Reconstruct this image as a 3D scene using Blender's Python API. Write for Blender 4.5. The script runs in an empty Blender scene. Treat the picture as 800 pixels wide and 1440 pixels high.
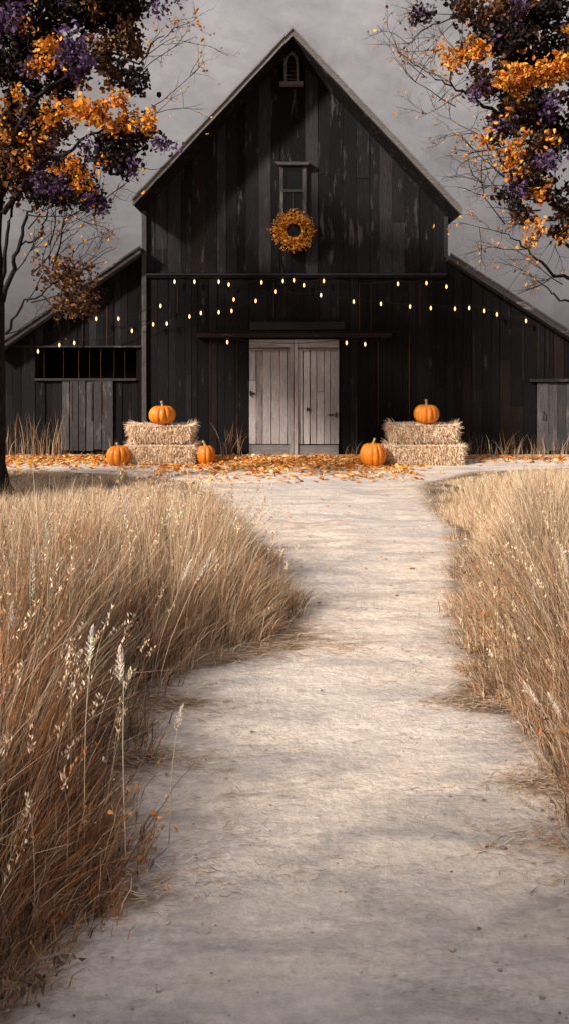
import bpy, math, random
import numpy as np
from mathutils import Vector, Matrix, noise as mnoise
random.seed(11); RNG = np.random.default_rng(11)
scene = bpy.context.scene
COL = scene.collection
D = 14.2857            # metres from the camera to the barn front
CH = 2.0               # camera height

def W(px, py, d):      # a point seen at photo pixel (px, py) that stands d metres away
    return Vector(((px-400)/1000*d, d, CH-(py-500)/1000*d))
def R(a): return math.radians(a)

# ------------------------------------------------------------------ helpers
def tag(o, label=None, cat=None, group=None, kind=None):
    if label: o['label'] = label
    if cat: o['category'] = cat
    if group: o['group'] = group
    if kind: o['kind'] = kind
    return o
def empty(name, loc, label, cat, group=None):
    o = bpy.data.objects.new(name, None); COL.objects.link(o)
    o.location = loc; o.empty_display_size = .2
    o['wl'] = 0; del o['wl']
    return tag(o, label, cat, group)
def wloc(o):
    v = Vector((0, 0, 0))
    while o is not None:
        v += o.location; o = o.parent
    return v
class MB:
    def __init__(s): s.v = []; s.f = []; s.c = []
    def add(s, vs, fs, col=(1, 1, 1)):
        n = len(s.v); s.v += [tuple(v) for v in vs]; s.f += [tuple(i+n for i in f) for f in fs]
        s.c += [col]*len(vs)
    def box(s, x0, x1, y0, y1, z0, z1, col=(1, 1, 1), j=0):
        vs = [(x, y, z) for z in (z0, z1) for y in (y0, y1) for x in (x0, x1)]
        if j: vs = [(a+random.uniform(-j, j), b, c+random.uniform(-j, j)) for a, b, c in vs]
        s.add(vs, [(0, 2, 3, 1), (4, 5, 7, 6), (0, 1, 5, 4), (2, 6, 7, 3), (0, 4, 6, 2), (1, 3, 7, 5)], col)
    def prism(s, poly, y0, y1, col=(1, 1, 1)):   # poly: list of (x, z), extruded along y
        n = len(poly)
        vs = [(x, y0, z) for x, z in poly]+[(x, y1, z) for x, z in poly]
        fs = [tuple(range(n)), tuple(range(2*n-1, n-1, -1))]
        fs += [(i, i+n, (i+1) % n+n, (i+1) % n) for i in range(n)]
        s.add(vs, fs, col)
    def tube(s, pts, rad, n=6, col=(1, 1, 1), cap=True):
        pts = [Vector(p) for p in pts]; m = len(pts); vs = []; up = Vector((.13, .31, .94)).normalized()
        for i, p in enumerate(pts):
            t = (pts[min(i+1, m-1)]-pts[max(i-1, 0)]).normalized()
            a = t.cross(up)
            if a.length < .05: a = t.cross(Vector((1, 0, 0)))
            a.normalize(); b = t.cross(a)
            r = rad[i] if hasattr(rad, '__len__') else rad
            for k in range(n):
                th = 2*math.pi*k/n
                vs.append(p+a*(r*math.cos(th))+b*(r*math.sin(th)))
        fs = [(i*n+k, i*n+(k+1) % n, (i+1)*n+(k+1) % n, (i+1)*n+k) for i in range(m-1) for k in range(n)]
        if cap: fs += [tuple(range(n-1, -1, -1)), tuple(range((m-1)*n, m*n))]
        s.add(vs, fs, col)
    def lathe(s, c, prof, n=16, col=(1, 1, 1), rf=None):
        vs = []
        for r, z in prof:
            for k in range(n):
                th = 2*math.pi*k/n; q = r*(rf(th, z) if rf else 1)
                vs.append((c[0]+q*math.cos(th), c[1]+q*math.sin(th), c[2]+z))
        m = len(prof)
        fs = [(i*n+k, i*n+(k+1) % n, (i+1)*n+(k+1) % n, (i+1)*n+k) for i in range(m-1) for k in range(n)]
        s.add(vs, fs, col)
    def build(s, name, mats, parent=None, smooth=False, local=False):
        me = bpy.data.meshes.new(name)
        off = Vector((0, 0, 0)) if (parent is None or local) else wloc(parent)
        me.from_pydata([(v[0]-off.x, v[1]-off.y, v[2]-off.z) for v in s.v], [], s.f)
        at = me.color_attributes.new('Col', 'FLOAT_COLOR', 'POINT')
        a = np.ones((len(s.v), 4), dtype=np.float32); a[:, :3] = np.array(s.c, dtype=np.float32).reshape(-1, 3)
        at.data.foreach_set('color', a.ravel())
        if not isinstance(mats, (list, tuple)): mats = [mats]
        for m in mats: me.materials.append(m)
        if smooth: me.polygons.foreach_set('use_smooth', [True]*len(me.polygons))
        me.update()
        o = bpy.data.objects.new(name, me); COL.objects.link(o)
        if parent is not None: o.parent = parent
        return o
def np_mesh(name, V, F, C, mat, parent=None, smooth=False, origin=None):
    """V (n,3), F (m,k) equal-sized faces, C (n,3) colours"""
    off = np.array(origin if origin is not None else (wloc(parent) if parent is not None else (0, 0, 0)), dtype=np.float64)
    me = bpy.data.meshes.new(name); k = F.shape[1]
    me.vertices.add(len(V)); me.vertices.foreach_set('co', (V-off).astype(np.float32).ravel())
    me.loops.add(F.size); me.loops.foreach_set('vertex_index', F.astype(np.int32).ravel())
    me.polygons.add(len(F)); me.polygons.foreach_set('loop_start', np.arange(0, F.size, k, dtype=np.int32))
    me.polygons.foreach_set('loop_total', np.full(len(F), k, dtype=np.int32))
    if smooth: me.polygons.foreach_set('use_smooth', np.ones(len(F), dtype=bool))
    me.update(calc_edges=True)
    at = me.color_attributes.new('Col', 'FLOAT_COLOR', 'POINT')
    a = np.ones((len(V), 4), dtype=np.float32); a[:, :3] = C
    at.data.foreach_set('color', a.ravel())
    me.materials.append(mat)
    o = bpy.data.objects.new(name, me); COL.objects.link(o)
    if parent is not None: o.parent = parent
    elif origin is not None: o.location = origin
    return o

# ------------------------------------------------------------------ materials
class NT:
    def __init__(s, name):
        s.m = bpy.data.materials.new(name); s.m.use_nodes = True; s.t = s.m.node_tree; s.t.nodes.clear()
        s.out = s.n('OutputMaterial'); s.p = s.n('BsdfPrincipled'); s.l(s.p.outputs[0], s.out.inputs[0])
    def n(s, ty, **kw):
        nd = s.t.nodes.new('ShaderNode'+ty)
        for k, v in kw.items(): setattr(nd, k, v)
        return nd
    def l(s, a, b): s.t.links.new(a, b)
    def coords(s, sc, kind='Object'):
        tc = s.n('TexCoord'); mp = s.n('Mapping'); mp.inputs['Scale'].default_value = sc
        s.l(tc.outputs[kind], mp.inputs[0]); return mp.outputs[0]
    def noise(s, vec, scale, detail=4, rough=.6, dist=0):
        nd = s.n('TexNoise'); nd.inputs['Scale'].default_value = scale; nd.inputs['Detail'].default_value = detail
        nd.inputs['Roughness'].default_value = rough; nd.inputs['Distortion'].default_value = dist
        s.l(vec, nd.inputs['Vector']); return nd.outputs[0]
    def ramp(s, fac, stops, interp='LINEAR'):
        nd = s.n('ValToRGB'); cr = nd.color_ramp; cr.interpolation = interp
        while len(cr.elements) < len(stops): cr.elements.new(.5)
        for e, (p, c) in zip(cr.elements, stops):
            e.position = p; e.color = (c, c, c, 1) if not hasattr(c, '__len__') else (*c, 1)
        s.l(fac, nd.inputs[0]); return nd.outputs[0]
    def mix(s, a, b, f, mode='MIX'):
        nd = s.n('Mix', data_type='RGBA', blend_type=mode)
        for val, idx in ((a, 6), (b, 7)):
            if hasattr(val, 'is_output'): s.l(val, nd.inputs[idx])
            else: nd.inputs[idx].default_value = (*val, 1)
        if hasattr(f, 'is_output'): s.l(f, nd.inputs[0])
        else: nd.inputs[0].default_value = f
        return nd.outputs[2]
    def attr(s, name='Col'):
        nd = s.n('Attribute'); nd.attribute_name = name; return nd.outputs['Color']
    def bump(s, h, strength, dist=.01):
        b = s.n('Bump'); b.inputs['Strength'].default_value = strength; b.inputs['Distance'].default_value = dist
        s.l(h, b.inputs['Height']); s.l(b.outputs[0], s.p.inputs['Normal'])
    def fin(s, col, rough=.8, spec=.2):
        if hasattr(col, 'is_output'): s.l(col, s.p.inputs['Base Color'])
        else: s.p.inputs['Base Color'].default_value = (*col, 1)
        s.p.inputs['Roughness'].default_value = rough; s.p.inputs['Specular IOR Level'].default_value = spec
        return s.m

def wood(name, worn, wornamt, grain=(.55, 1.35), rough=.82, horiz=False, spec=.15):
    n = NT(name)
    sc = (9, 9, .9) if not horiz else (.9, 9, 9)
    g = n.noise(n.coords(sc), 7, 6, .7, .4)
    gr = n.ramp(g, [(.32, grain[0]), (.68, grain[1])])
    base = n.mix(n.attr(), gr, 1, 'MULTIPLY')
    sc2 = (3.2, 3.2, .55) if not horiz else (.55, 3.2, 3.2)
    w = n.noise(n.coords(sc2), 2.2, 9, .72, .3)
    wm = n.ramp(w, [(wornamt, 0), (wornamt+.05, 1)])
    w2 = n.mix(wm, gr, .6, 'MULTIPLY')
    col = n.mix(base, worn, w2)
    n.bump(g, .9, .012)
    return n.fin(col, rough, spec)
M = {}
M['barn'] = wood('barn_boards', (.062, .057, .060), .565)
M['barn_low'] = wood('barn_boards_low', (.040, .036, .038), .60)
M['trim'] = wood('grey_trim', (.16, .145, .145), .56)
M['trim_h'] = wood('grey_trim_h', (.16, .145, .145), .56, horiz=True)
M['beam'] = wood('dark_beam', (.05, .042, .042), .6, horiz=True)
M['door'] = wood('door_boards', (.35, .31, .30), .55, (.62, 1.25))
M['door_h'] = wood('door_rails', (.35, .31, .30), .58, (.62, 1.25), horiz=True)
M['backing'] = wood('backing', (.05, .025, .015), .6)
n = NT('roofing'); g = n.noise(n.coords((1, 8, 8)), 3, 6, .7)
M['roof'] = n.fin(n.mix((.03, .028, .03), (.1, .095, .095), n.ramp(g, [(.35, 0), (.7, 1)])), .85); n.bump(g, .6, .02)
n = NT('iron'); M['iron'] = n.fin((.012, .011, .011), .55, .4)
n = NT('glass'); M['glass'] = n.fin((.004, .004, .005), .12, .5)
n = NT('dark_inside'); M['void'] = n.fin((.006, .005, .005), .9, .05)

def leafmat(name, rough=.7, transl=.25, spec=.25, nz=1):
    n = NT(name)
    g = n.noise(n.coords((1, 1, 1)), 30, 3, .6)
    c = n.mix(n.attr(), n.ramp(g, [(.3, 1-.25*nz), (.7, 1+.25*nz)]), 1, 'MULTIPLY')
    n.fin(c, rough, spec)
    tr = n.n('BsdfTranslucent'); n.l(c, tr.inputs[0])
    mx = n.n('MixShader'); mx.inputs[0].default_value = transl
    n.l(n.p.outputs[0], mx.inputs[1]); n.l(tr.outputs[0], mx.inputs[2]); n.l(mx.outputs[0], n.out.inputs[0])
    return n.m
M['leaf'] = leafmat('autumn_leaves')
M['grass'] = leafmat('dry_grass', .75, .22, .15, .6)
M['straw'] = leafmat('straw', .75, .12, .2, .5)
n = NT('bark'); g = n.noise(n.coords((9, 9, 1.6)), 5, 7, .7, .6)
M['bark'] = n.fin(n.mix((.012, .009, .009), (.06, .043, .04), n.ramp(g, [(.4, 0), (.75, 1)])), .9, .1); n.bump(g, 1, .03)
n = NT('twigs'); M['twig'] = n.fin((.022, .016, .016), .85, .1)
n = NT('bale_core'); g = n.noise(n.coords((4, 4, 30)), 6, 6, .75, .5)
M['core'] = n.fin(n.mix((.25, .14, .07), (.75, .52, .32), n.ramp(g, [(.3, 0), (.7, 1)])), .9, .1); n.bump(g, 1, .03)
n = NT('pumpkin_skin'); g = n.noise(n.coords((1, 1, 1)), 9, 6, .7, .3)
M['pumpkin'] = n.fin(n.mix(n.mix(n.mix((.62, .155, .010), (.86, .31, .022), n.ramp(g, [(.35, 0), (.7, 1)])), (.48, .27, .08), n.ramp(n.noise(n.coords((1, 1, 1)), 5, 8, .75, .8), [(.60, 0), (.70, .6)])), n.attr(), 1, 'MULTIPLY'), .42, .4); n.bump(g, .35, .008)
n = NT('pumpkin_stem'); g = n.noise(n.coords((8, 8, 2)), 14, 4)
M['stem'] = n.fin(n.mix((.35, .24, .11), (.62, .48, .28), g), .8); n.bump(g, .6, .01)
n = NT('wire'); M['wire'] = n.fin((.012, .011, .011), .6)
n = NT('socket'); M['socket'] = n.fin((.05, .025, .012), .5)
n = NT('bulb_glow')
e = n.n('Emission'); e.inputs[0].default_value = (1, .60, .25, 1); e.inputs[1].default_value = 2.4
n.l(e.outputs[0], n.out.inputs[0]); M['bulb'] = n.m

# ground under the grass
def soilcol(n):
    g = n.noise(n.coords((1, 1, 1)), 1.3, 9, .68, .4)
    g2 = n.noise(n.coords((1, 1, 1)), 26, 5, .7)
    a = n.mix((.13, .092, .064), (.38, .28, .19), n.ramp(g, [(.36, 0), (.66, 1)]))
    return n.mix(a, n.ramp(g2, [(.3, .6), (.7, 1.3)]), 1, 'MULTIPLY'), g2
n = NT('soil'); c, g2 = soilcol(n); M['soil'] = n.fin(c, .95, .05); n.bump(g2, .8, .02)
n = NT('path_dirt'); soil, g2 = soilcol(n)
st = n.noise(n.coords((1.0, 3.2, 1)), 1.3, 9, .62, .7)      # washed streaks across the track
st2 = n.noise(n.coords((1.6, 4.6, 1)), 5, 8, .72, .9)
big = n.noise(n.coords((.5, .8, 1)), .9, 3, .5, .4)
a = n.mix((.53, .455, .395), (.83, .70, .575), n.ramp(st, [(.38, 0), (.56, 1)]))
msk = n.ramp(n.noise(n.coords((.8, 1.6, 1)), 1.6, 5, .6, .6), [(.36, .3), (.6, 1)])
st3 = n.noise(n.coords((1.5, 4, 1)), 16, 6, .75, .8)
a = n.mix(a, n.ramp(st3, [(.36, .66), (.48, .98), (.64, 1.14)]), msk, 'MULTIPLY')
a = n.mix(a, (.56, .515, .49), n.ramp(big, [(.42, 0), (.66, .6)]))
a = n.mix(a, (.48, .34, .23), n.ramp(st2, [(.58, 0), (.70, .65)]))
a = n.mix(a, (.82, .75, .69), n.ramp(st2, [(.30, .75), (.41, 0)]))
a = n.mix(a, n.ramp(g2, [(.25, .82), (.7, 1.12)]), 1, 'MULTIPLY')
edge = n.attr('Col'); sep = n.n('SeparateColor'); n.l(edge, sep.inputs[0])
ad = n.n('Math', operation='ADD'); n.l(sep.outputs[0], ad.inputs[0]); n.l(st2, ad.inputs[1])
a = n.mix(soil, a, n.ramp(ad.outputs[0], [(.64, 0), (1.0, 1)]))
hm = n.n('Math', operation='MULTIPLY_ADD'); n.l(st2, hm.inputs[0]); hm.inputs[1].default_value = 1.0; n.l(g2, hm.inputs[2])
M['path'] = n.fin(a, .93, .08); n.bump(hm.outputs[0], .8, .02)

# ------------------------------------------------------------------ world, sun, camera
SUN_AZ, SUN_EL = 53, 30.5
w = bpy.data.worlds.new('World'); scene.world = w; w.use_nodes = True
t = w.node_tree; t.nodes.clear()
out = t.nodes.new('ShaderNodeOutputWorld'); bg = t.nodes.new('ShaderNodeBackground'); bg.inputs[1].default_value = .1
t.links.new(bg.outputs[0], out.inputs[0])
sky = t.nodes.new('ShaderNodeTexSky'); sky.sky_type = 'NISHITA'; sky.sun_disc = False
sky.sun_elevation = R(SUN_EL); sky.sun_rotation = R(180+SUN_AZ); sky.dust_density = 4; sky.air_density = 1.2
hs = t.nodes.new('ShaderNodeHueSaturation'); hs.inputs['Saturation'].default_value = .35; hs.inputs['Value'].default_value = .8
t.links.new(sky.outputs[0], hs.inputs['Color'])
tc = t.nodes.new('ShaderNodeTexCoord'); sp = t.nodes.new('ShaderNodeSeparateXYZ'); t.links.new(tc.outputs['Generated'], sp.inputs[0])
def cr(stops, src):
    r = t.nodes.new('ShaderNodeValToRGB'); e = r.color_ramp.elements
    while len(e) < len(stops): e.new(.5)
    for q, (p, c) in zip(e, stops): q.position = p; q.color = (*c, 1)
    t.links.new(src, r.inputs[0]); return r.outputs[0]
grad = cr([(0, (.115, .10, .098)), (.12, (.185, .163, .158)), (.27, (.285, .256, .246)), (.42, (.39, .35, .335)), (.6, (.48, .46, .48)), (1, (.58, .61, .72))], sp.outputs[2])
nz = t.nodes.new('ShaderNodeTexNoise'); nz.inputs['Scale'].default_value = 9; nz.inputs['Detail'].default_value = 12
nz.inputs['Roughness'].default_value = .7; nz.inputs['Distortion'].default_value = .25
mpw = t.nodes.new('ShaderNodeMapping'); mpw.inputs['Scale'].default_value = (1, 1, 1.5); mpw.inputs['Rotation'].default_value = (.0, .6, .0)
t.links.new(tc.outputs['Generated'], mpw.inputs[0]); t.links.new(mpw.outputs[0], nz.inputs[0])
nr = cr([(.36, (.74, .73, .735)), (.46, (.92, .915, .91)), (.52, (.98, .98, .98)), (.62, (1.16, 1.15, 1.13))], nz.outputs[0])
def vm(op, a, b):
    m = t.nodes.new('ShaderNodeVectorMath'); m.operation = op; t.links.new(a, m.inputs[0])
    if hasattr(b, 'is_output'): t.links.new(b, m.inputs[1])
    else: m.inputs[1].default_value = b
    return m.outputs[0]
cl = vm('MULTIPLY', vm('MULTIPLY', grad, nr), (10.1, 10.1, 10.15))
mx = t.nodes.new('ShaderNodeMix'); mx.data_type = 'RGBA'; mx.inputs[0].default_value = .88
t.links.new(hs.outputs[0], mx.inputs[6]); t.links.new(cl, mx.inputs[7]); t.links.new(mx.outputs[2], bg.inputs[0])

sd = bpy.data.lights.new('sun', 'SUN'); sd.energy = 5.0; sd.angle = R(5.5); sd.color = (1, .9, .79)
so = bpy.data.objects.new('sun', sd); COL.objects.link(so)
L = Vector((math.sin(R(SUN_AZ))*math.cos(R(SUN_EL)), math.cos(R(SUN_AZ))*math.cos(R(SUN_EL)), -math.sin(R(SUN_EL))))
so.rotation_euler = L.to_track_quat('-Z', 'Y').to_euler(); so.location = (-10, -12, 15)

cd = bpy.data.cameras.new('camera'); cam = bpy.data.objects.new('camera', cd); COL.objects.link(cam)
cam.location = (0, 0, CH); cam.rotation_euler = (R(90), 0, 0)
cd.sensor_fit = 'VERTICAL'; cd.sensor_height = 24; cd.lens = 24*1000/1440; cd.shift_y = -220/1440
cd.clip_end = 3000; cd.clip_start = .05
scene.camera = cam
scene.view_settings.view_transform = 'Standard'; scene.view_settings.look = 'None'
scene.view_settings.exposure = .28; scene.view_settings.gamma = 1

# ------------------------------------------------------------------ ground and path
EL = [(-3, -1.1), (1.5, -.95), (2.0, -.92), (2.2, -.86), (2.4, -.78), (2.86, -.70), (3.3, -.78), (3.64, -.82), (4.17, -.84), (4.6, -.55), (5.0, -.12),
      (5.4, .02), (5.8, -.02), (6.4, -.12), (7.2, -.28), (8.3, -.48), (10, -1.0), (11.2, -1.5), (12.0, -3.2), (12.6, -5.8), (14.4, -6.2)]
ER = [(-3, 1.5), (1.5, 1.35), (2.86, 1.34), (3.3, 1.36), (3.57, 1.36), (3.85, 1.30), (4.17, 1.20), (4.8, 1.25), (5.7, 1.42), (7, 1.75), (8.33, 2.0), (10, 2.1), (11.1, 2.3), (12.2, 3.3), (12.9, 6.5), (14.4, 7)]
def el(y): return np.interp(y, [a for a, b in EL], [b for a, b in EL])
def er(y): return np.interp(y, [a for a, b in ER], [b for a, b in ER])
def gz(x, y):          # gentle relief of the ground, flat at the barn
    return 0.0
m = MB()
xs = [-1500, -200, -60, -20, -8, 0, 8, 20, 60, 200, 1500]; ys = [-1500, -200, -60, -20, -5, 5, 15, 25, 60, 200, 1500]
m.add([(x, y, 0) for y in ys for x in xs], [(j*11+i, j*11+i+1, (j+1)*11+i+1, (j+1)*11+i) for j in range(10) for i in range(10)])
tag(m.build('ground', M['soil']), 'brown soil under the grass, running out to the horizon', 'ground', kind='structure')
# the path: a fine grid with small relief, edges sinking to the soil
STAIN = [(W(p, q, d_).x, d_, rx, ry, am) for p, q, d_, rx, ry, am in (
    (400, 890, 5.05, .45, .22, .75), (470, 905, 4.85, .5, .10, .5), (320, 920, 4.7, .45, .12, .7), (230, 985, 4.05, .35, .10, .7), (215, 1060, 3.5, .22, .07, .5),
    (660, 990, 4.05, .35, .08, .8), (720, 975, 4.2, .3, .12, .8), (625, 715, 9.3, .5, .5, .3), (560, 690, 10.6, .9, .5, .2), (760, 1095, 3.3, .25, .08, .6), (770, 1190, 2.9, .3, .08, .5), (170, 1260, 2.65, .25, .10, .6), (430, 740, 8.3, .5, .15, .2))]
ny, nx = 520, 110
yy = np.concatenate([np.linspace(-3, 1.6, 20, endpoint=False), 1.6+(14.2-1.6)*np.linspace(0, 1, ny-20)**1.6])
V = []; C = []
for y in yy:
    a, b = el(y)-.12, er(y)+.12
    a += .05*mnoise.noise((y*3, 1, 0)); b += .05*mnoise.noise((y*3, 7, 0))
    for i in range(nx):
        u = i/(nx-1); x = a+(b-a)*u
        e = min(1, min(x-a, b-x)/.62)
        h = .004+e*(.018*(mnoise.noise((x*1.5, y*4, 0))+.6)+.006*(mnoise.noise((x*5, y*16, 3))+.5)+.005*(mnoise.noise((x*14, y*40, 5))+.5))
        V.append((x, y, max(.004, h)))
        st_ = 0
        for bx, by, rx, ry, am in STAIN:
            q = ((x-bx)/rx)**2+((y-by)/ry)**2
            if q < 5: st_ += am*math.exp(-q)*(.75+.9*mnoise.noise((x*3, y*8, 2)))
        ce = max(0, e-st_); C.append((ce, ce, ce))
F = [(j*nx+i, j*nx+i+1, (j+1)*nx+i+1, (j+1)*nx+i) for j in range(ny-1) for i in range(nx-1)]
tag(np_mesh('path', np.array(V), np.array(F), np.array(C), M['path'], smooth=True), 'pale sandy dirt track leading up to the barn doors', 'path', kind='structure')

# ------------------------------------------------------------------ barn
barn = empty('barn', (.15, D, 0), 'black weathered timber barn with steep gable and lean-to wings', 'barn')
def fx(px): return (px-400)/70
def fz(py): return 2-(py-500)/70
BARNC = [(.0055, .0050, .0060), (.0080, .0073, .0085), (.0125, .0115, .013), (.024, .0225, .025), (.0045, .0038, .004), (.014, .009, .0075)]
def board(m, x0, x1, z0, z1f, y, th, col, seg=.45, wob=.004):
    """one upright board, its long edges a little uneven, its top cut along z1f(x)"""
    ztop = max(z1f(x0), z1f(x1)); n = max(2, int((ztop-z0)/seg)); vs = []
    tilt = random.uniform(-.004, .004)
    for i in range(n+1):
        u = i/n
        ws = [random.uniform(-wob, wob) for _ in range(2)]
        za, zb = z0+(z1f(x0)-z0)*u, z0+(z1f(x1)-z0)*u
        yy = y+tilt*u
        vs += [(x0+ws[0], yy+th, za), (x0+ws[0], yy, za), (x1+ws[1], yy, zb), (x1+ws[1], yy+th, zb)]
    fs = []
    for i in range(n):
        for k in range(3): fs.append((i*4+k, i*4+k+1, (i+1)*4+k+1, (i+1)*4+k))
    fs += [(0, 3, 2, 1), (n*4, n*4+1, n*4+2, n*4+3)]
    m.add(vs, fs, col)
def boards(m, x0, x1, z0, z1f, y, pal=BARNC, wt=None, wmin=.12, wmax=.25, gap=.007, th=.028, zj=0, split=.25):
    x = x0
    while x < x1-.01:
        wd = random.uniform(wmin, wmax)
        if x1-(x+wd) < wmin*.6: wd = x1-x
        c = random.choices(pal, wt)[0]; k = random.uniform(.8, 1.25); c = tuple(q*k for q in c)
        xa, xb = x+gap/2, x+wd-gap/2*random.choice((1, 1, 1, 2.5))
        zb = z0+random.uniform(0, zj); top = min(z1f(xa), z1f(xb))
        if top-zb > .02:
            yb = y+random.uniform(-.006, .010)
            if top-zb > 1.4 and random.random() < split:
                zc = zb+(top-zb)*random.uniform(.3, .75)
                board(m, xa, xb, zb, lambda q, zc=zc: zc-.004, yb, th, c)
                c2 = random.choices(pal, wt)[0]
                board(m, xa+.002, xb-.002, zc+.004, z1f, yb+random.uniform(-.004, .006), th, c2)
            else: board(m, xa, xb, zb, z1f, yb, th, c)
        x += wd
DF = D-.70
apx = W(411, 41, DF); tl = W(187, 281, DF); tr = W(649, 294, DF)
sl = (apx.z-tl.z)/(apx.x-tl.x); sr = (apx.z-tr.z)/(tr.x-apx.x)
XL, XR = fx(203), fx(627)
def gabz(x): return apx.z-.13-(sl*(apx.x-x) if x < apx.x else sr*(x-apx.x))
DL = D-.30
la, lb = W(203, 345, DL), W(-8, 490, DL); ra, rb = W(627, 355, DL), W(800, 467, DL)
kl = (la.z-lb.z)/(la.x-lb.x); kr = (ra.z-rb.z)/(rb.x-ra.x)
XLL = lb.x+.02; XRR = 7.6
def leftz(x): return la.z-.12-kl*(la.x-x)
def rightz(x): return ra.z-.12-kr*(x-ra.x)
LED = fz(385)
# body of the building behind the boarding
m = MB(); back = D+9
m.prism([(XL+.02, 0), (XR-.02, 0), (XR-.02, gabz(XR)-.02), (apx.x, gabz(apx.x)-.05), (XL+.02, gabz(XL)-.02)], D+.026, back, (.03, .018, .013))
body = m.build('barn_body', M['backing'], barn)
m = MB(); c0 = (.022, .014, .011)
m.prism([(XLL+.02, 0), (XL, 0), (XL, leftz(XL)-.02), (XLL+.02, leftz(XLL)-.02)], D+.9, back-.5, c0)
m.build('wing_body', M['backing'], barn); m = MB()
m.prism([(XLL+.02, 0), (-5.0, 0), (-5.0, leftz(-5.0)-.02), (XLL+.02, leftz(XLL)-.02)], D+.026, D+.9, c0)
m.build('wing_backing', M['backing'], barn); m = MB()
m.prism([(-2.93, 0), (XL, 0), (XL, leftz(XL)-.02), (-2.93, leftz(-2.93)-.02)], D+.026, D+.9, c0)
m.build('wing_backing', M['backing'], barn); m = MB()
m.box(-5.0, -2.93, D+.026, D+.9, 0, fz(533), c0)
m.build('wing_backing', M['backing'], barn); m = MB()
m.prism([(-5.0, fz(487)), (-2.93, fz(487)), (-2.93, leftz(-2.93)-.02), (-5.0, leftz(-5.0)-.02)], D+.026, D+.9, c0)
m.build('wing_backing', M['backing'], barn); m = MB()
m.prism([(XR, 0), (XRR, 0), (XRR, rightz(XRR)-.02), (XR, rightz(XR)-.02)], D+.026, back-.5, c0)
m.build('wing_body', M['backing'], barn)
# front boarding
m = MB()
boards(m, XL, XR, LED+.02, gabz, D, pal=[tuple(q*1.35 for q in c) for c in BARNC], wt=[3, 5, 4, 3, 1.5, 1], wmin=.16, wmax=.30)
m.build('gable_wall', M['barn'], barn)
m = MB()
dx0, dx1, dzt = fx(350), fx(477), fz(474)
wt2 = [5, 5, 3, 1.2, 3, 1.5]
boards(m, XL, dx0, 0.02, lambda x: LED-.03, D, wt=wt2, zj=.05)
boards(m, dx1, XR, 0.02, lambda x: LED-.03, D, wt=wt2, zj=.05)
boards(m, dx0, dx1, dzt+.02, lambda x: LED-.03, D, wt=wt2)
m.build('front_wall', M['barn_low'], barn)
m = MB()
boards(m, XLL, -5.0, .02, leftz, D, wt=wt2, zj=.06)
boards(m, -2.93, XL, .02, leftz, D, wt=wt2, zj=.06, wmin=.1, wmax=.13)
boards(m, -5.0, -2.93, fz(486), leftz, D, wt=wt2)
boards(m, -5.0, fx(88), .02, lambda x: fz(534), D+.01, wt=wt2, zj=.06, gap=.012)
boards(m, fx(160), -2.93, .02, lambda x: fz(534), D+.01, wt=wt2, zj=.06, gap=.02)
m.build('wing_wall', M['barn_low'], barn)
m = MB()
boards(m, XR, fx(753), .02, rightz, D, wt=wt2, zj=.05)
boards(m, fx(753), fx(850), fz(535), rightz, D, wt=wt2, gap=.012)
boards(m, fx(850), XRR, .02, rightz, D, wt=wt2, zj=.05)
m.build('wing_wall', M['barn_low'], barn)
# rust-brown strips showing between boards
m = MB()
rust = [(.075, .028, .016), (.04, .018, .012), (.03, .016, .012)]
for px, a, b in [(117, 446, 486), (86, 455, 486), (151, 430, 486), (385, 398, 446), (400, 396, 446), (505, 400, 466), (521, 400, 466), (500, 560, 630), (531, 480, 600),
                 (334, 455, 620), (770, 460, 520), (735, 455, 535), (781, 460, 535), (757, 455, 520), (250, 400, 440), (590, 400, 460), (666, 470, 560), (296, 470, 600), (575, 470, 590)]:
    x = fx(px); m = MB(); m.box(x-.009, x+.009, D-.012, D+.02, fz(b), fz(a), random.choice(rust), .004)
    m.build('batten', M['backing'], barn)
# stall opening with thin uprights
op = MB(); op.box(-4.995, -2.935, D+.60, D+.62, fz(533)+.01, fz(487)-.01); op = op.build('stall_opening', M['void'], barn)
for i, px in enumerate((62, 89, 111, 126, 142, 160, 176, 193)):
    x = fx(px); m = MB(); m.tube([(x, D+.03, fz(533)), (x+random.uniform(-.01, .01), D+.035, fz(510)), (x, D+.03, fz(487))], [.010, .008, .010], 5, random.choice(rust))
    m.build('upright', M['backing'], op)
m = MB(); m.box(fx(50), fx(192), D-.05, D-.008, fz(535), fz(532), (.05, .045, .045), .003); m.build('sill', M['beam'], op)
m = MB(); m.box(fx(10), fx(199), D-.055, D-.008, fz(488.5), fz(486), (.035, .032, .033), .004); m.build('head_beam', M['trim_h'], op)
# trim
m = MB(); m.box(fx(207), fx(626), D-.075, D-.008, LED-.035, LED+.004, (.035, .033, .035), .003)
m.box(fx(207), fx(626), D-.045, D-.0085, LED-.075, LED-.038, (.02, .018, .02), .003)
m.build('ledge', M['beam'], barn)
m = MB()
board(m, fx(200.5), fx(207), .02, lambda x: gabz(XL)-.03, D-.06, .05, (.085, .078, .08), wob=.006)
m.build('corner_post', M['trim'], barn)
m = MB(); board(m, fx(623.5), fx(628.5), rightz(XR)+.1, lambda x: gabz(XR)-.03, D-.05, .04, (.04, .036, .04), wob=.004)
m.build('corner_post', M['trim'], barn)
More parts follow.
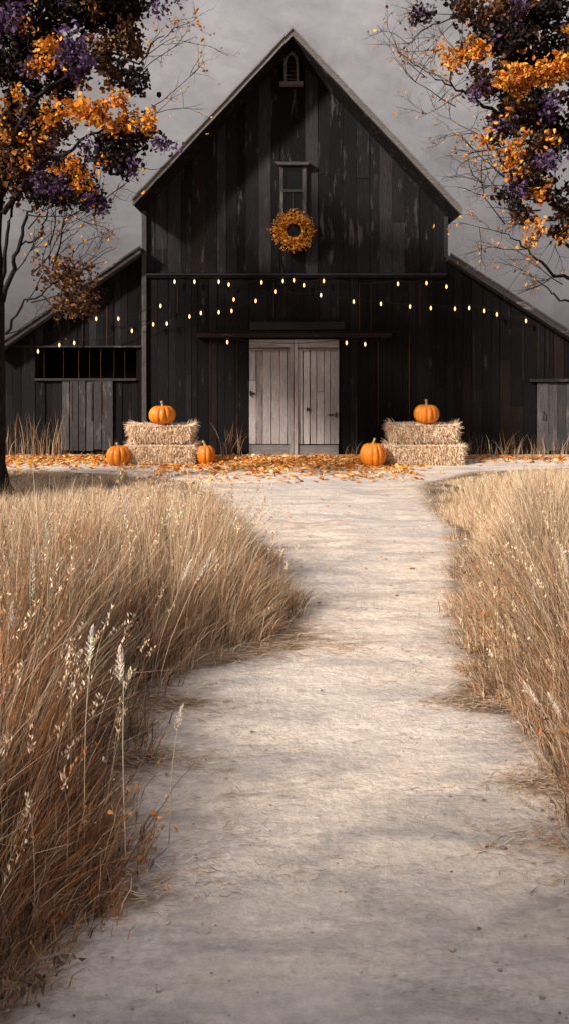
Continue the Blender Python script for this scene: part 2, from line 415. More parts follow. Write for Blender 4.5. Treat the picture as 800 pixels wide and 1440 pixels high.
# roofs
def slab(m, a, b, y0, y1, th, col=(1, 1, 1)):
    m.prism([(a[0], a[1]), (b[0], b[1]), (b[0], b[1]-th), (a[0], a[1]-th)], y0, y1, col)
A2, TL2, TR2 = (apx.x, apx.z), (tl.x, tl.z), (tr.x, tr.z)
roofs = []
for (p, q) in (((TL2), (A2)), ((A2), (TR2))):
    m = MB(); slab(m, p, q, DF+.035, back+.4, .09); roofs.append(m.build('roof', M['roof'], barn))
m = MB(); slab(m, (XLL-.08, leftz(XLL-.08)+.11), (XL+.01, leftz(XL+.01)+.11), DL+.035, back-.2, .08); roofs.append(m.build('wing_roof', M['roof'], barn))
m = MB(); slab(m, (XR-.01, rightz(XR-.01)+.11), (XRR+.2, rightz(XRR+.2)+.11), DL+.035, back-.2, .08); roofs.append(m.build('wing_roof', M['roof'], barn))
def rake(p, q, y, h, parent, col, mat='trim_h'):
    m = MB(); n = 14; top = []; 
    for i in range(n+1):
        u = i/n; x = p[0]+(q[0]-p[0])*u; z = p[1]+(q[1]-p[1])*u; top.append((x, z+.012+random.uniform(-.006, .006)))
    bot = [(x, z-h+random.uniform(-.008, .008)) for x, z in top]
    for i in range(n):
        k = random.uniform(.9, 1.1)
        m.prism([top[i], top[i+1], bot[i+1], bot[i]], y, y+.032, tuple(c*k for c in col))
    m.build('rake_board', M[mat], parent)
    m = MB()
    for i in range(n):      # the drip strip on top of the rake board
        a, b = top[i], top[i+1]
        m.prism([(a[0], a[1]+.028), (b[0], b[1]+.028), (b[0], b[1]-.012), (a[0], a[1]-.012)], y-.03, y-.002, tuple(c*1.3 for c in col))
    m.build('drip_edge', M[mat], parent)
rake(TL2, A2, DF, .13, roofs[0], (.20, .185, .182)); rake(A2, TR2, DF, .13, roofs[1], (.17, .156, .153))
rake((XLL-.08, leftz(XLL-.08)+.12), (XL-.01, leftz(XL)+.12), DL, .12, roofs[2], (.055, .05, .05))
rake((XR+.01, rightz(XR)+.12), (XRR+.2, rightz(XRR+.2)+.12), DL, .12, roofs[3], (.05, .045, .045))
# soffit boards under the overhang
m = MB()
for k in range(5):
    y0 = DF+.04+k*.13
    slab(m, (TL2[0]+.03, TL2[1]-.095), (A2[0], A2[1]-.095-.03), y0, y0+.12, .02, (.012, .01, .011))
    slab(m, (A2[0], A2[1]-.095-.03), (TR2[0]-.03, TR2[1]-.095), y0, y0+.12, .02, (.012, .01, .011))
m.build('soffit', M['barn'], roofs[0])
# arched vent near the peak
v0 = MB(); cx, zb = fx(409.5), fz(118)
def arch(w_, h, n=7):
    pts = [(cx-w_, zb)]; zs = zb+h*.58
    for i in range(n+1):
        u = i/n; pts.append((cx-w_*math.cos(u*math.pi/2)**1.0*(1-.15*u), zs+(h*.42)*math.sin(u*math.pi/2)**.9 if u > 0 else zs))
    rt = [(2*cx-x, z) for x, z in reversed(pts[:-1])]
    return pts+rt
o1, i1 = arch(.145, .64), arch(.10, .575)
i1 = [(x, max(z, zb+.0)) for x, z in i1]
m = MB()
for i in range(len(o1)-1):
    m.prism([o1[i], o1[i+1], i1[i+1], i1[i]], D-.08, D-.005, (.26, .235, .23))
vent = m.build('gable_vent', M['trim'], barn)
m = MB(); m.prism(i1, D-.018, D-.012, (.01, .01, .01)); m.build('vent_back', M['void'], vent)
m = MB()
for k in range(5):
    z = zb+.05+k*.085; w_ = .095 if k < 4 else .08
    m.add([(cx-w_, D-.065, z), (cx+w_, D-.065, z), (cx+w_, D-.03, z+.045), (cx-w_, D-.03, z+.045), (cx-w_, D-.065, z+.014), (cx+w_, D-.065, z+.014), (cx+w_, D-.03, z+.059), (cx-w_, D-.03, z+.059)],
          [(0, 3, 2, 1), (4, 5, 6, 7), (0, 1, 5, 4), (2, 3, 7, 6), (0, 4, 7, 3), (1, 2, 6, 5)], (.055, .05, .05))
m.build('louvre', M['trim_h'], vent)
m = MB(); m.box(cx-.23, cx+.23, D-.14, D-.004, zb-.06, zb-.003, (.20, .18, .18), .004); m.build('sill', M['trim_h'], vent)
m = MB(); m.box(cx-.012, cx+.012, D-.06, D-.004, zb+.645, gabz(cx)-.02, (.05, .045, .045)); m.build('king_strip', M['trim'], vent)
# loft window
wx0, wx1, wz0, wz1 = fx(393), fx(430), fz(336), fz(234)
m = MB(); cw = (.075, .068, .07)
m.box(wx0, wx0+.075, D-.07, D-.01, wz0, wz1, cw, .003); m.box(wx1-.075, wx1, D-.07, D-.01, wz0, wz1, cw, .003)
m.box(wx0+.076, wx1-.076, D-.065, D-.01, wz0, wz0+.06, cw, .002)
win = m.build('window', M['trim'], barn)
m = MB(); m.box(wx0+.076, wx1-.076, D-.06, D-.02, fz(271), fz(267), (.07, .064, .065), .002); m.build('crossbar', M['trim_h'], win)
m = MB(); m.box((wx0+wx1)/2-.009, (wx0+wx1)/2+.009, D-.05, D-.02, wz0+.062, fz(271.5), (.05, .045, .045)); m.build('glazing_bar', M['trim'], win)
m = MB(); m.box(wx0+.074, wx1-.074, D-.016, D-.0095, wz0+.05, wz1); m.build('pane', M['glass'], win)
m = MB(); m.prism([(wx0-.10, wz1+.06), (wx1+.10, wz1+.06), (wx1+.03, wz1+.002), (wx0-.03, wz1+.002)], D-.13, D-.01, (.08, .073, .075)); m.build('window_hood', M['trim_h'], win)
m = MB(); m.box(wx0-.04, wx1+.04, D-.11, D-.01, wz0-.05, wz0-.003, (.07, .06, .065), .003); m.build('window_sill', M['trim_h'], win)
# lintel over the doors
m = MB(); m.box(fx(278), fx(549), D-.13, D-.012, fz(474.5), fz(468.5), (.020, .0125, .010), .010)
m.box(fx(300), fx(560), D-.09, D-.012, fz(468), fz(465.5), (.012, .009, .008), .006)
m.box(fx(352), fx(484), D-.10, D-.012, fz(464), fz(453), (.018, .016, .0165), .008)
m.build('door_lintel', M['beam'], barn)
# the double doors
DOORC = [(.31, .285, .285), (.37, .34, .335), (.26, .235, .23), (.40, .37, .365), (.23, .195, .18)]
def leaf_door(x0, x1, lab=None):
    m = MB(); yb = D-.05
    boards(m, x0, x1, fz(624), lambda x: fz(491), yb, DOORC, [4, 4, 3, 2, 1], .11, .18, .012, .03, 0, .15)
    d = m.build('door', M['door'], barn)
    if lab: d['label'] = lab
    m = MB(); m.box(x0, x1, D-.015, D-.0, fz(641), fz(477)); m.build('door_back', M['void'], d)
    m = MB(); m.box(x0+.01, x1-.012, D-.085, D-.052, fz(489), fz(477.5), (.24, .215, .205), .006)
    m.box(x0+.01, x1-.012, D-.075, D-.053, fz(492.5), fz(490), (.16, .14, .13), .005); m.build('top_rail', M['door_h'], d)
    m = MB(); m.box(x0+.01, x1-.02, D-.07, D-.02, fz(639), fz(625.5), (.19, .172, .17), .008); m.build('bottom_rail', M['door_h'], d)
    return d
xm = fx(413)
d1 = leaf_door(dx0+.01, xm-.005); d2 = leaf_door(xm+.005, dx1-.01)
m = MB(); board(m, xm-.085, xm-.010, fz(639), lambda x: fz(478), D-.1, .045, (.26, .235, .23), wob=.008); m.build('centre_stile', M['door'], d1)
m = MB(); board(m, xm+.008, xm+.075, fz(639), lambda x: fz(478), D-.1, .045, (.32, .29, .285), wob=.008); m.build('centre_stile', M['door'], d2)
m = MB(); x, z = fx(433), fz(575)
m.box(x-.035, x+.04, D-.075, D-.06, z-.018, z+.018, (1, 1, 1), .005); m.tube([(x-.02, D-.06, z-.04), (x-.02, D-.10, z-.03), (x-.02, D-.10, z+.03), (x-.02, D-.06, z+.04)], .008, 6)
m.build('latch', M['iron'], d2)
for dd, x, z, s in ((d1, fx(354), fz(553), 1), (d2, fx(471), fz(583), -1)):
    m = MB(); m.box(min(x-.03, x+s*.14), max(x-.02, x+s*.07), D-.068, D-.055, z-.015, z+.015, (1, 1, 1), .005)
    m.tube([(x-.015*s, D-.075, z-.05), (x-.015*s, D-.075, z+.05)], .018, 7); m.build('hinge', M['iron'], dd)
m = MB()
boards(m, fx(344), fx(481), 0.0, lambda x: fz(639.5), D-.16, [(.03, .025, .024)], [1], .3, .6, .01, .14); m.build('threshold', M['trim_h'], barn)
# wing doors
SD = [(.062, .057, .061), (.083, .078, .082), (.048, .044, .048), (.10, .092, .095)]
m = MB(); boards(m, fx(88), fx(160), .08, lambda x: fz(535.5), D-.035, SD, [3, 3, 2, 1], .13, .2, .016, .03, .05, .2)
sd1 = m.build('wing_door', M['trim'], barn)
for px in (103, 130, 145):
    m = MB(); m.box(fx(px)-.006, fx(px)+.006, D-.045, D-.034, fz(random.uniform(560, 600)), fz(538), rust[0], .003)
    m.build('batten', M['backing'], sd1)
m = MB(); boards(m, fx(754), fx(850), .05, lambda x: fz(538), D-.035, SD, [3, 2, 3, 0], .14, .24, .014, .03, .05, .2)
sd2 = m.build('wing_door', M['trim'], barn)
m = MB(); m.box(fx(744), fx(853), D-.09, D-.01, fz(536.5), fz(533), (.03, .027, .028), .004); m.build('head_rail', M['trim_h'], sd2)
m = MB(); m.tube([(fx(762), D-.045, fz(590)), (fx(762), D-.09, fz(588)), (fx(762), D-.09, fz(580)), (fx(762), D-.045, fz(578))], .01, 6); m.build('handle', M['iron'], sd2)

# ------------------------------------------------------------------ leaves, blades (vectorised)
def unit(a): return a/np.maximum(np.linalg.norm(a, axis=1, keepdims=True), 1e-9)
def leaves(P, S, Cc, flat=0.0, wid=.55, curl=.25):
    """P centres, S sizes, Cc colours; each leaf is two quads folded along the rib"""
    n = len(P); nr = unit(RNG.normal(size=(n, 3))); nr[:, 2] = nr[:, 2]*(1-flat)+flat*RNG.choice([1, 1.2], n); nr = unit(nr)
    d = unit(np.cross(nr, unit(RNG.normal(size=(n, 3))))); s = np.cross(nr, d)
    wv = wid*RNG.uniform(.7, 1.25, n)[:, None]; cu = (curl*RNG.uniform(-1, 1, n))[:, None]
    a = RNG.uniform(.22, .36, n)[:, None]; b = RNG.uniform(.55, .8, n)[:, None]; S = S[:, None]
    def pt(u, v, h): return P+S*(d*(u-.5)+s*v*wv+nr*h)
    V = np.stack([pt(0, 0, 0*cu), pt(a, -.5, cu), pt(b, -.42, cu*1.2), pt(1, 0, -cu*.6), pt(b, .42, cu*1.2), pt(a, .5, cu)], 1).reshape(-1, 3)
    base = np.arange(n)[:, None]*6
    F = np.concatenate([base+np.array([[0, 1, 2, 3]]), base+np.array([[0, 3, 4, 5]])])
    return V, F, np.repeat(Cc, 6, 0)
def blades(P, H, Wd, lean, Cc, curve=1.0, lv=(0, .35, .7, 1)):
    """P bases, H heights, Wd widths, lean (n,2) horizontal tip offset / height"""
    n = len(P); yaw = RNG.uniform(0, math.pi, n); s = np.stack([np.cos(yaw), np.sin(yaw)*.6, np.zeros(n)], 1)
    k = len(lv); wf = [1, .85, .55, .08][:k]; vs = []
    ln = np.linalg.norm(lean, axis=1)
    for t_, w_ in zip(lv, wf):
        off = lean*(H*(t_**(1+curve)))[:, None]
        z = H*t_*(1-.32*np.minimum(ln, 1.5)*t_)
        c = P+np.stack([off[:, 0], off[:, 1], z], 1)
        c[:, :2] += RNG.normal(0, .012, (n, 2))*t_
        for sg in (-1, 1): vs.append(c+s*(sg*w_*.5*Wd)[:, None])
    V = np.stack(vs, 1).reshape(-1, 3); b = np.arange(n)[:, None]*(2*k)
    F = np.concatenate([b+np.array([[2*i, 2*i+1, 2*i+3, 2*i+2]]) for i in range(k-1)])
    return V, F, np.repeat(Cc, 2*k, 0)
def cat(parts):
    off = 0; Vs = []; Fs = []; Cs = []
    for V, F, C in parts: Vs.append(V); Fs.append(F+off); Cs.append(C); off += len(V)
    return np.concatenate(Vs), np.concatenate(Fs), np.concatenate(Cs)
def pal(n, cols, wt, var=.2):
    c = np.array(cols)[RNG.choice(len(cols), n, p=np.array(wt)/sum(wt))]
    return c*RNG.uniform(1-var, 1+var, (n, 1))*RNG.uniform(.94, 1.06, (n, 3))

# ------------------------------------------------------------------ tall dry grass
TAN = [(.66, .48, .31), (.82, .66, .47), (.45, .29, .16), (.36, .18, .08), (.24, .22, .16), (.52, .23, .09), (.09, .07, .06)]
def hL(x, y):
    h = np.where(y < 5.3, 1.0, np.clip(2.02-.192*y, .14, 1.0)); h = np.where(y > 10.3, .10, h)
    e = el(y)-x; f = np.clip(e/.55, 0, 1); h = h*(.42+.58*f*f*(3-2*f))
    return np.where(y < 2.35, h*.72, h)
def hR(x, y):
    h = np.where(y < 6.5, .98, np.clip(1.95-.163*y, .10, 1.0)); h = np.where(y > 11.5, .10, h)
    e = x-er(y); f = np.clip(e/.8, 0, 1)
    h = h+.16*np.clip((e-.8)/2, 0, 1)*(y > 8)*(y < 12)
    return h*np.where(y > 8, .5+.5*f, .30+.70*f*f*(3-2*f))
def bank(side, n_t, y0, y1, reach, bl, wd):
    """tufts of blades on one side of the path"""
    yt = y0+(y1-y0)*RNG.uniform(0, 1, n_t)
    e = reach*RNG.uniform(0, 1, n_t)**1.15-.16
    xt = (el(yt)-e) if side < 0 else (er(yt)+e)
    e = e+.20*np.array([mnoise.noise((q*2.4, 3.3*side, 1)) for q in yt])+.10*np.array([mnoise.noise((q*7, 5.3*side, 1)) for q in yt])
    k = (RNG.uniform(0, 1, n_t) < np.clip(.10+(e+.12)/.42, .0, 1)) | ((yt < 3.1) & (e > .02) & (side < 0)); xt, yt, e = xt[k], yt[k], np.maximum(e[k], .0)
    lim = .44*yt+.9
    k = np.abs(xt) < lim; xt, yt, e = xt[k], yt[k], e[k]
    cl_ = np.array([mnoise.noise((a*1.7, b*1.7, 9)) for a, b in zip(xt, yt)])
    k = (RNG.uniform(0, 1, len(xt)) < .78+cl_*1.1) | (yt < 3.3); xt, yt, e, cl_ = xt[k], yt[k], e[k], cl_[k]     # thin spots between the clumps
    n = len(xt)*bl; xi = np.repeat(xt, bl); yi = np.repeat(yt, bl); ei = np.repeat(e, bl)
    ang = RNG.uniform(0, 2*math.pi, n); rr = np.abs(RNG.normal(0, .06, n))
    P = np.stack([xi+rr*np.cos(ang), yi+rr*np.sin(ang), np.zeros(n)], 1)
    tuft = np.repeat(RNG.uniform(.62, 1.12, len(xt))+cl_*.45*(yt > 3), bl)
    fe = np.clip(ei/.5, 0, 1); H = (hL if side < 0 else hR)(xi-side*0, yi)*(.55+.45*fe)*tuft*RNG.uniform(.25, 1.06, n)
    out = np.clip(1-ei/.75, 0, 1)
    tl_ = np.repeat(RNG.normal(0, .12, (len(xt), 2)), bl, 0)
    lean = np.stack([np.cos(ang), np.sin(ang)], 1)*(rr/.06*.17)[:, None]+tl_+RNG.normal(0, .09, (n, 2))
    lean[:, 0] += -side*(.02+.60*out*RNG.uniform(.0, 1.2, n)); lean[:, 1] -= .08*out
    # hue drifts in patches: olive-grey middles, russet near the camera
    patch = np.array([mnoise.noise((a*.9, b*.9, 4)) for a, b in zip(xt, yt)]); patch = patch+(.5*np.exp(-((xt+1.25)/.45)**2-((yt-4.9)/.6)**2) if side < 0 else .4*np.exp(-((xt-2.1)/.4)**2-((yt-4.6)/.7)**2)); patch = np.repeat(patch, bl)
    C1 = np.where((yi > 5.8)[:, None], pal(n, TAN, [5, 8, 1.5, .3, .3, .2, .1])*1.06, pal(n, TAN, [6, 5, 3, 1.3, 1.2, 1, .9])); C2 = pal(n, TAN, [2, 1.2, 3, 5, .4, 6, 5]); C3 = pal(n, TAN, [2, 2, 2.5, 1.5, 5, 1.5, 4])
    near = np.clip((5.0-yi)/1.6, 0, 1)*(1.12 if side < 0 else .6)
    pick = RNG.uniform(0, 1, n)
    Cc = np.where((pick < near*.85)[:, None], C2, C1)
    Cc = np.where(((patch > .04) & (RNG.uniform(0, 1, n) < .62) & (yi < 7.5))[:, None], C3, Cc)
    return blades(P, H, wd*RNG.uniform(.6, 1.3, n), lean, Cc)
def stalks(P, H, lean, Cc, seeds=16, seedlen=.17):
    """thin stems with a spray of seeds at the tip"""
    n = len(P); S = blades(P, H, np.full(n, .0035), lean, Cc, 1.0)
    ts = RNG.uniform(1-seedlen, 1, (n, seeds)); ln = np.linalg.norm(lean, axis=1)
    off = lean[:, None, :]*(H[:, None]*ts**2)[:, :, None]
    z = H[:, None]*ts*(1-.32*np.minimum(ln, 1.5)[:, None]*ts)
    C3 = P[:, None, :]+np.concatenate([off, z[:, :, None]], 2)+RNG.normal(0, .006, (n, seeds, 3))
    Q = C3.reshape(-1, 3); k = len(Q)
    up = unit(np.stack([RNG.normal(0, .45, k), RNG.normal(0, .45, k), np.ones(k)], 1)); sd = unit(np.cross(up, RNG.normal(size=(k, 3))))
    l = RNG.uniform(.014, .028, k)[:, None]
    V = np.stack([Q, Q+up*l*.5+sd*.0035, Q+up*l, Q+up*l*.5-sd*.0035], 1).reshape(-1, 3)
    F = np.arange(k)[:, None]*4+np.array([[0, 1, 2, 3]])
    return [S, (V, F, np.repeat(np.repeat(Cc*1.15, seeds, 0), 4, 0))]
def flecks(side, n):
    """small dead leaves and seeds caught among the blades"""
    y = RNG.uniform(2, 7.5, n); e = RNG.uniform(0, 1.9, n); x = el(y)-e if side < 0 else er(y)+e
    z = (hL if side < 0 else hR)(x, y)*RNG.uniform(.1, .95, n); hub = np.stack([x, y, z], 1)
    P = hub[RNG.integers(0, n//3, n)]+RNG.normal(0, .045, (n, 3)); P[:, 2] = np.maximum(P[:, 2], .02)
    return leaves(P, RNG.uniform(.010, .026, n), pal(n, [(.62, .24, .06), (.75, .52, .32), (.40, .15, .05), (.85, .74, .58), (.16, .13, .12)], [4, 3, 3, 2, 2]), wid=.5)
parts = [bank(-1, 950, 1.7, 4.3, 1.5, 40, .0050), bank(-1, 1600, 4.1, 7.4, 3.3, 42, .0060), bank(-1, 1800, 7.2, 12.9, 5.5, 32, .008)]
ns = 330; ys_ = RNG.uniform(2.0, 7.0, ns); e_ = RNG.uniform(.0, 1.6, ns); P = np.stack([el(ys_)-e_, ys_, np.zeros(ns)], 1)
parts += stalks(P, RNG.uniform(.75, 1.12, ns)*np.clip(hL(P[:, 0], ys_)+.18, 0, 1.05), np.stack([RNG.normal(.16, .14, ns), RNG.normal(0, .12, ns)], 1), pal(ns, TAN, [4, 6, 2, 1, 0, 1, 0]))
parts.append(flecks(-1, 1500))
tag(np_mesh('tall_grass', *cat(parts), M['grass']), 'tall tan and russet dry grass crowding the left side of the path', 'grass', kind='stuff')
parts = [bank(1, 560, 1.8, 4.3, 1.2, 40, .0048), bank(1, 1650, 4.0, 7.4, 2.6, 46, .0058), bank(1, 2200, 7.2, 13.4, 5.5, 32, .008)]
ns = 200; ys_ = RNG.uniform(3.4, 8.0, ns); e_ = RNG.uniform(.0, 1.8, ns); P = np.stack([er(ys_)+e_, ys_, np.zeros(ns)], 1)
parts += stalks(P, RNG.uniform(.7, 1.08, ns)*np.clip(hR(P[:, 0], ys_)+.12, 0, 1.0), np.stack([RNG.normal(-.16, .14, ns), RNG.normal(0, .12, ns)], 1), pal(ns, TAN, [4, 6, 2, 1, 0, 1, 0]))
parts.append(flecks(1, 1000))
tag(np_mesh('tall_grass', *cat(parts), M['grass']), 'tall pale straw-coloured dry grass crowding the right side of the path', 'grass', kind='stuff')
# weeds along the barn foot
parts = []
for x0, x1, n, h0, h1 in ((-5.75, -4.3, 150, .35, 1.05), (-3.4, -2.9, 25, .2, .5), (-1.25, -.8, 26, .3, .85), (-2.5, -1.2, 40, .1, .4), (1.15, 1.7, 30, .12, .4), (3.4, 6.6, 240, .15, .62), (-5.8, 6.6, 260, .05, .22)):
    P = np.stack([RNG.uniform(x0, x1, n), RNG.uniform(D-.75, D-.12, n), np.zeros(n)], 1)
    parts.append(blades(P, RNG.uniform(h0, h1, n), RNG.uniform(.006, .012, n), RNG.normal(0, .22, (n, 2)), pal(n, TAN, [2, 3, 3, 2, 1, 2, 1])*.85))
tag(np_mesh('weeds', *cat(parts), M['grass']), 'thin dry weeds growing along the foot of the barn', 'weeds', kind='stuff')
# loose straw and fibres lying on the path
n = 5200; y = 2.6+9.4*RNG.uniform(0, 1, n)**1.2; side = RNG.choice([-1, 1], n); e = np.abs(RNG.normal(0, .42, n))
x = np.where(side < 0, el(y)+e-.1, er(y)-e+.1); k = (x > el(y)-.15) & (x < er(y)+.15); x, y = x[k], y[k]; n = len(x)
ks = RNG.integers(0, len(STAIN), 3400); sa = np.array(STAIN)[ks]
x = np.concatenate([x, sa[:, 0]+RNG.normal(0, .7, 3400)*sa[:, 2]]); y = np.concatenate([y, sa[:, 1]+RNG.normal(0, .7, 3400)*sa[:, 3]]); n = len(x)
ang = RNG.normal(0, .45, n); L_ = RNG.uniform(.02, .10, n)*np.clip(y/4, .6, 1.3); dv = np.stack([np.cos(ang), np.sin(ang), RNG.normal(0, .05, n)], 1)
sv = np.stack([-np.sin(ang), np.cos(ang), np.zeros(n)], 1)*.0014; P = np.stack([x, y, np.full(n, .026)], 1)
bend = sv*RNG.normal(0, 8, (n, 1))
V = np.stack([P-sv, P+sv, P+dv*L_[:, None]*.5+bend+sv, P+dv*L_[:, None]*.5+bend-sv, P+dv*L_[:, None]+sv*.4, P+dv*L_[:, None]-sv*.4], 1).reshape(-1, 3)
b = np.arange(n)[:, None]*6; F = np.concatenate([b+np.array([[0, 1, 2, 3]]), b+np.array([[3, 2, 4, 5]])])
tag(np_mesh('loose_straw', V, F, np.repeat(pal(n, TAN, [4, 4, 4, 2, 1, 1, 1]), 6, 0), M['grass']), 'broken bits of dry straw scattered over the path edges', 'straw', kind='stuff')

# small stones on the track
n = 1500; y = 2+9.5*RNG.uniform(0, 1, n)**1.1; x = el(y)+(er(y)-el(y))*RNG.beta(.8, .8, n); rs_ = np.minimum(.0025+RNG.exponential(.0022, n), .014)
ico = np.array([(0, 0, 1), (.9, 0, .2), (.28, .85, .15), (-.72, .53, .25), (-.72, -.53, .1), (.28, -.85, .2), (0, 0, -.6)])
icf = np.array([(0, 1, 2), (0, 2, 3), (0, 3, 4), (0, 4, 5), (0, 5, 1), (6, 2, 1), (6, 3, 2), (6, 4, 3), (6, 5, 4), (6, 1, 5)])
V = ico[None]*RNG.uniform(.7, 1.3, (n, 7, 3))*rs_[:, None, None]*np.array([1.3, 1, .7])+np.stack([x, y, .020+0*x], 1)[:, None]
tag(np_mesh('pebbles', V.reshape(-1, 3), (np.arange(n)[:, None, None]*7+icf[None]).reshape(-1, 3), np.repeat(pal(n, [(.42, .36, .31), (.62, .54, .46), (.25, .21, .18)], [3, 3, 1]), 7, 0), M['straw']), 'small pale stones strewn over the dirt track', 'pebbles', kind='stuff')

# ------------------------------------------------------------------ fallen leaves
FALL = [(.84, .34, .05), (.88, .47, .11), (.72, .21, .04), (.90, .64, .32), (.50, .13, .03), (.48, .28, .12)]
n = 4700
x = RNG.uniform(-5.7, 2.6, n); y = 13.95-np.abs(RNG.normal(0, .62, n))
x2 = RNG.uniform(-2.2, 2.2, 2700); y2 = 13.8-np.abs(RNG.normal(0, 1.05, 2700))
x3 = RNG.uniform(2.4, 6.5, 650); y3 = 13.9-np.abs(RNG.normal(0, .35, 650))
x4 = RNG.normal(.6, 2.2, 110); y4 = RNG.uniform(5.5, 12.5, 110); x4 = x4*(y4/12)
x = np.concatenate([x, x2, x3, x4]); y = np.concatenate([y, y2, y3, y4]); n = len(x)
P = np.stack([x, y, .03+np.abs(RNG.normal(0, .012, n))], 1)
Sz = RNG.uniform(.05, .115, n); Sz[y < 11] *= .4
V, F, Cc = leaves(P, Sz, pal(n, FALL, [4.5, 5, 2.6, 4, 1, 2]), flat=2.2, wid=.75, curl=.3); V[:, 2] = np.maximum(V[:, 2], .008)
tag(np_mesh('fallen_leaves', V, F, Cc, M['leaf']), 'carpet of fallen orange and yellow leaves before the barn', 'leaves', kind='stuff')

# single pale seed heads standing out of the grass
def seed_stalk(tip, d, bx, label, hl=.13, pale=1.0, rs=0):
    rnd = random.Random(rs); T = W(tip[0], tip[1], d); B = Vector(((bx-400)/1000*d, d, 0))
    root = empty('seed_stalk', B, label, 'grass stalk', 'pale seed heads standing out of the grass')
    pts = [B.lerp(T, u)+Vector(((T.x-B.x)*(u*u-u)*.7+.012*math.sin(u*5+rs)*u, .0, 0)) for u in (0, .2, .4, .6, .8, 1)]
    c = tuple(q*pale for q in (.72, .60, .44)); m = MB(); m.tube(pts, [.0024, .0022, .002, .0018, .0015, .0011], 5, c); m.build('stem', M['straw'], root, smooth=True)
    m = MB(); ax = (pts[-1]-pts[-2]).normalized(); n_ = 46
    for k in range(n_):
        u = k/n_; c0_ = T-ax*hl*(1-u); th = k*2.4; rad = .006+.016*math.sin(math.pi*min(1, u*1.1+.08))
        sd_ = Vector((math.cos(th), math.sin(th), 0)); e_ = c0_+sd_*rad+ax*.022; w_ = Vector((-sd_.y, sd_.x, 0))*.0042
        m.add([c0_, c0_.lerp(e_, .55)+w_, e_, c0_.lerp(e_, .55)-w_, c0_.lerp(e_, .5)+sd_*.004], [(0, 1, 4), (1, 2, 4), (2, 3, 4), (3, 0, 4)], tuple(q*pale*rnd.uniform(.8, 1.1) for q in (.88, .80, .68)))
    m.build('seed_head', M['straw'], root)
for i, (tip, d, bx, lab, hl, pl) in enumerate([
    ((47, 772), 3.7, 40, 'long pale seed head at the far left, above the russet grass', .26, .9),
    ((66, 736), 4.4, 70, 'small cream seed head at the left, highest of the left bank', .13, .9),
    ((130, 884), 2.75, 118, 'bright white seed head, the left one of a near pair', .15, 1.05),
    ((169, 912), 2.7, 178, 'bright white seed head, the right one of a near pair', .13, 1.05),
    ((268, 790), 4.25, 215, 'forked-looking pale seed head leaning right in the middle clump', .13, 1.0),
    ((300, 775), 4.15, 222, 'fattest tan seed head, leaning right at the path side of the middle clump', .20, .85),
    ((178, 700), 5.0, 172, 'slim cream seed head at the back of the left clump', .15, .8),
    ((18, 850), 3.3, 10, 'short seed head almost cut by the left edge', .12, .75),
    ((256, 996), 2.9, 238, 'thin lone stalk rising over the bare path at the left', .10, .8),
    ((738, 962), 3.35, 800, 'pale seed head leaning left over the path from the right bank', .12, 1.0),
    ((772, 978), 3.2, 822, 'cream seed head leaning left, close to the right edge', .12, .95),
    ((728, 1122), 2.75, 812, 'low pale seed head hanging over the path at the lower right', .09, 1.0),
    ((790, 772), 4.5, 806, 'pale seed head upright in the right bank', .16, .8)]):
    seed_stalk(tip, d, bx, lab, hl, pl, i)
# leafy dry weeds at the edges of the path
def weed(tips, base, d, label, lf=9, rs=0, col=((.36, .17, .07), (.50, .33, .18), (.55, .22, .07))):
    rnd = random.Random(rs); B = Vector(((base-400)/1000*d, d, 0)); root = empty('dry_weed', B, label, 'weed', 'leafy dry weeds beside the path')
    m = MB(); pos = []
    for tx, ty in tips:
        T = W(tx, ty, d+rnd.uniform(-.15, .15)); b0 = B+Vector((rnd.uniform(-.06, .06), rnd.uniform(-.05, .05), 0)); pts = []
        for i in range(8):
            u = i/7; q = b0.lerp(T, u); q.z = b0.z+(T.z-b0.z)*u**.85; pts.append(q+Vector((rnd.uniform(-.008, .008), rnd.uniform(-.008, .008), 0)))
        c = rnd.choice([(.30, .18, .10), (.45, .31, .18), (.16, .10, .07)])
        m.tube(pts, [.003-.0003*i for i in range(8)], 4, c)
        for k in range(lf):
            u = rnd.uniform(.25, 1); i = min(6, int(u*7)); q = pts[i].lerp(pts[i+1], u*7-i); dv = Vector((rnd.gauss(0, 1), rnd.gauss(0, 1), rnd.uniform(-.2, .9))).normalized()
            e_ = q+dv*rnd.uniform(.02, .07); m.tube([q, e_], [.0012, .0008], 3, c); pos.append(tuple(e_))
    m.build('stems', M['grass'], root)
    P = np.array(pos); o = np_mesh('foliage', *leaves(P, RNG.uniform(.016, .036, len(P)), pal(len(P), col, [3, 3, 2]), wid=.5), M['leaf'], root)
weed([(642, 905), (652, 850), (662, 800), (690, 775), (675, 840), (700, 800), (640, 935), (715, 830), (655, 880)], 706, 4.2, 'bushy dry weed leaning left over the path at the right bank', 12, 1)
weed([(668, 790), (690, 745), (720, 760), (650, 770), (735, 800)], 715, 4.9, 'thin dry weed behind the bushy one at the right bank', 9, 2)
weed([(760, 1010), (742, 1040), (790, 1000), (770, 1060)], 800, 3.0, 'sparse weed stems at the right edge, low over the path', 7, 3)
weed([(232, 1050), (262, 1085), (205, 1060), (245, 1130), (180, 1090), (225, 1170)], 150, 2.62, 'sparse russet weed with thin stems crossing the near left path edge', 6, 4)
weed([(60, 1345), (95, 1300), (120, 1330), (30, 1310)], 15, 2.15, 'low dark weed in the lower left corner', 9, 5, ((.12, .08, .06), (.25, .16, .1), (.3, .13, .05)))
weed([(395, 800), (408, 835), (385, 790), (412, 862), (370, 770)], 345, 5.3, 'spiky weed at the path-side tip of the middle clump', 6, 6)

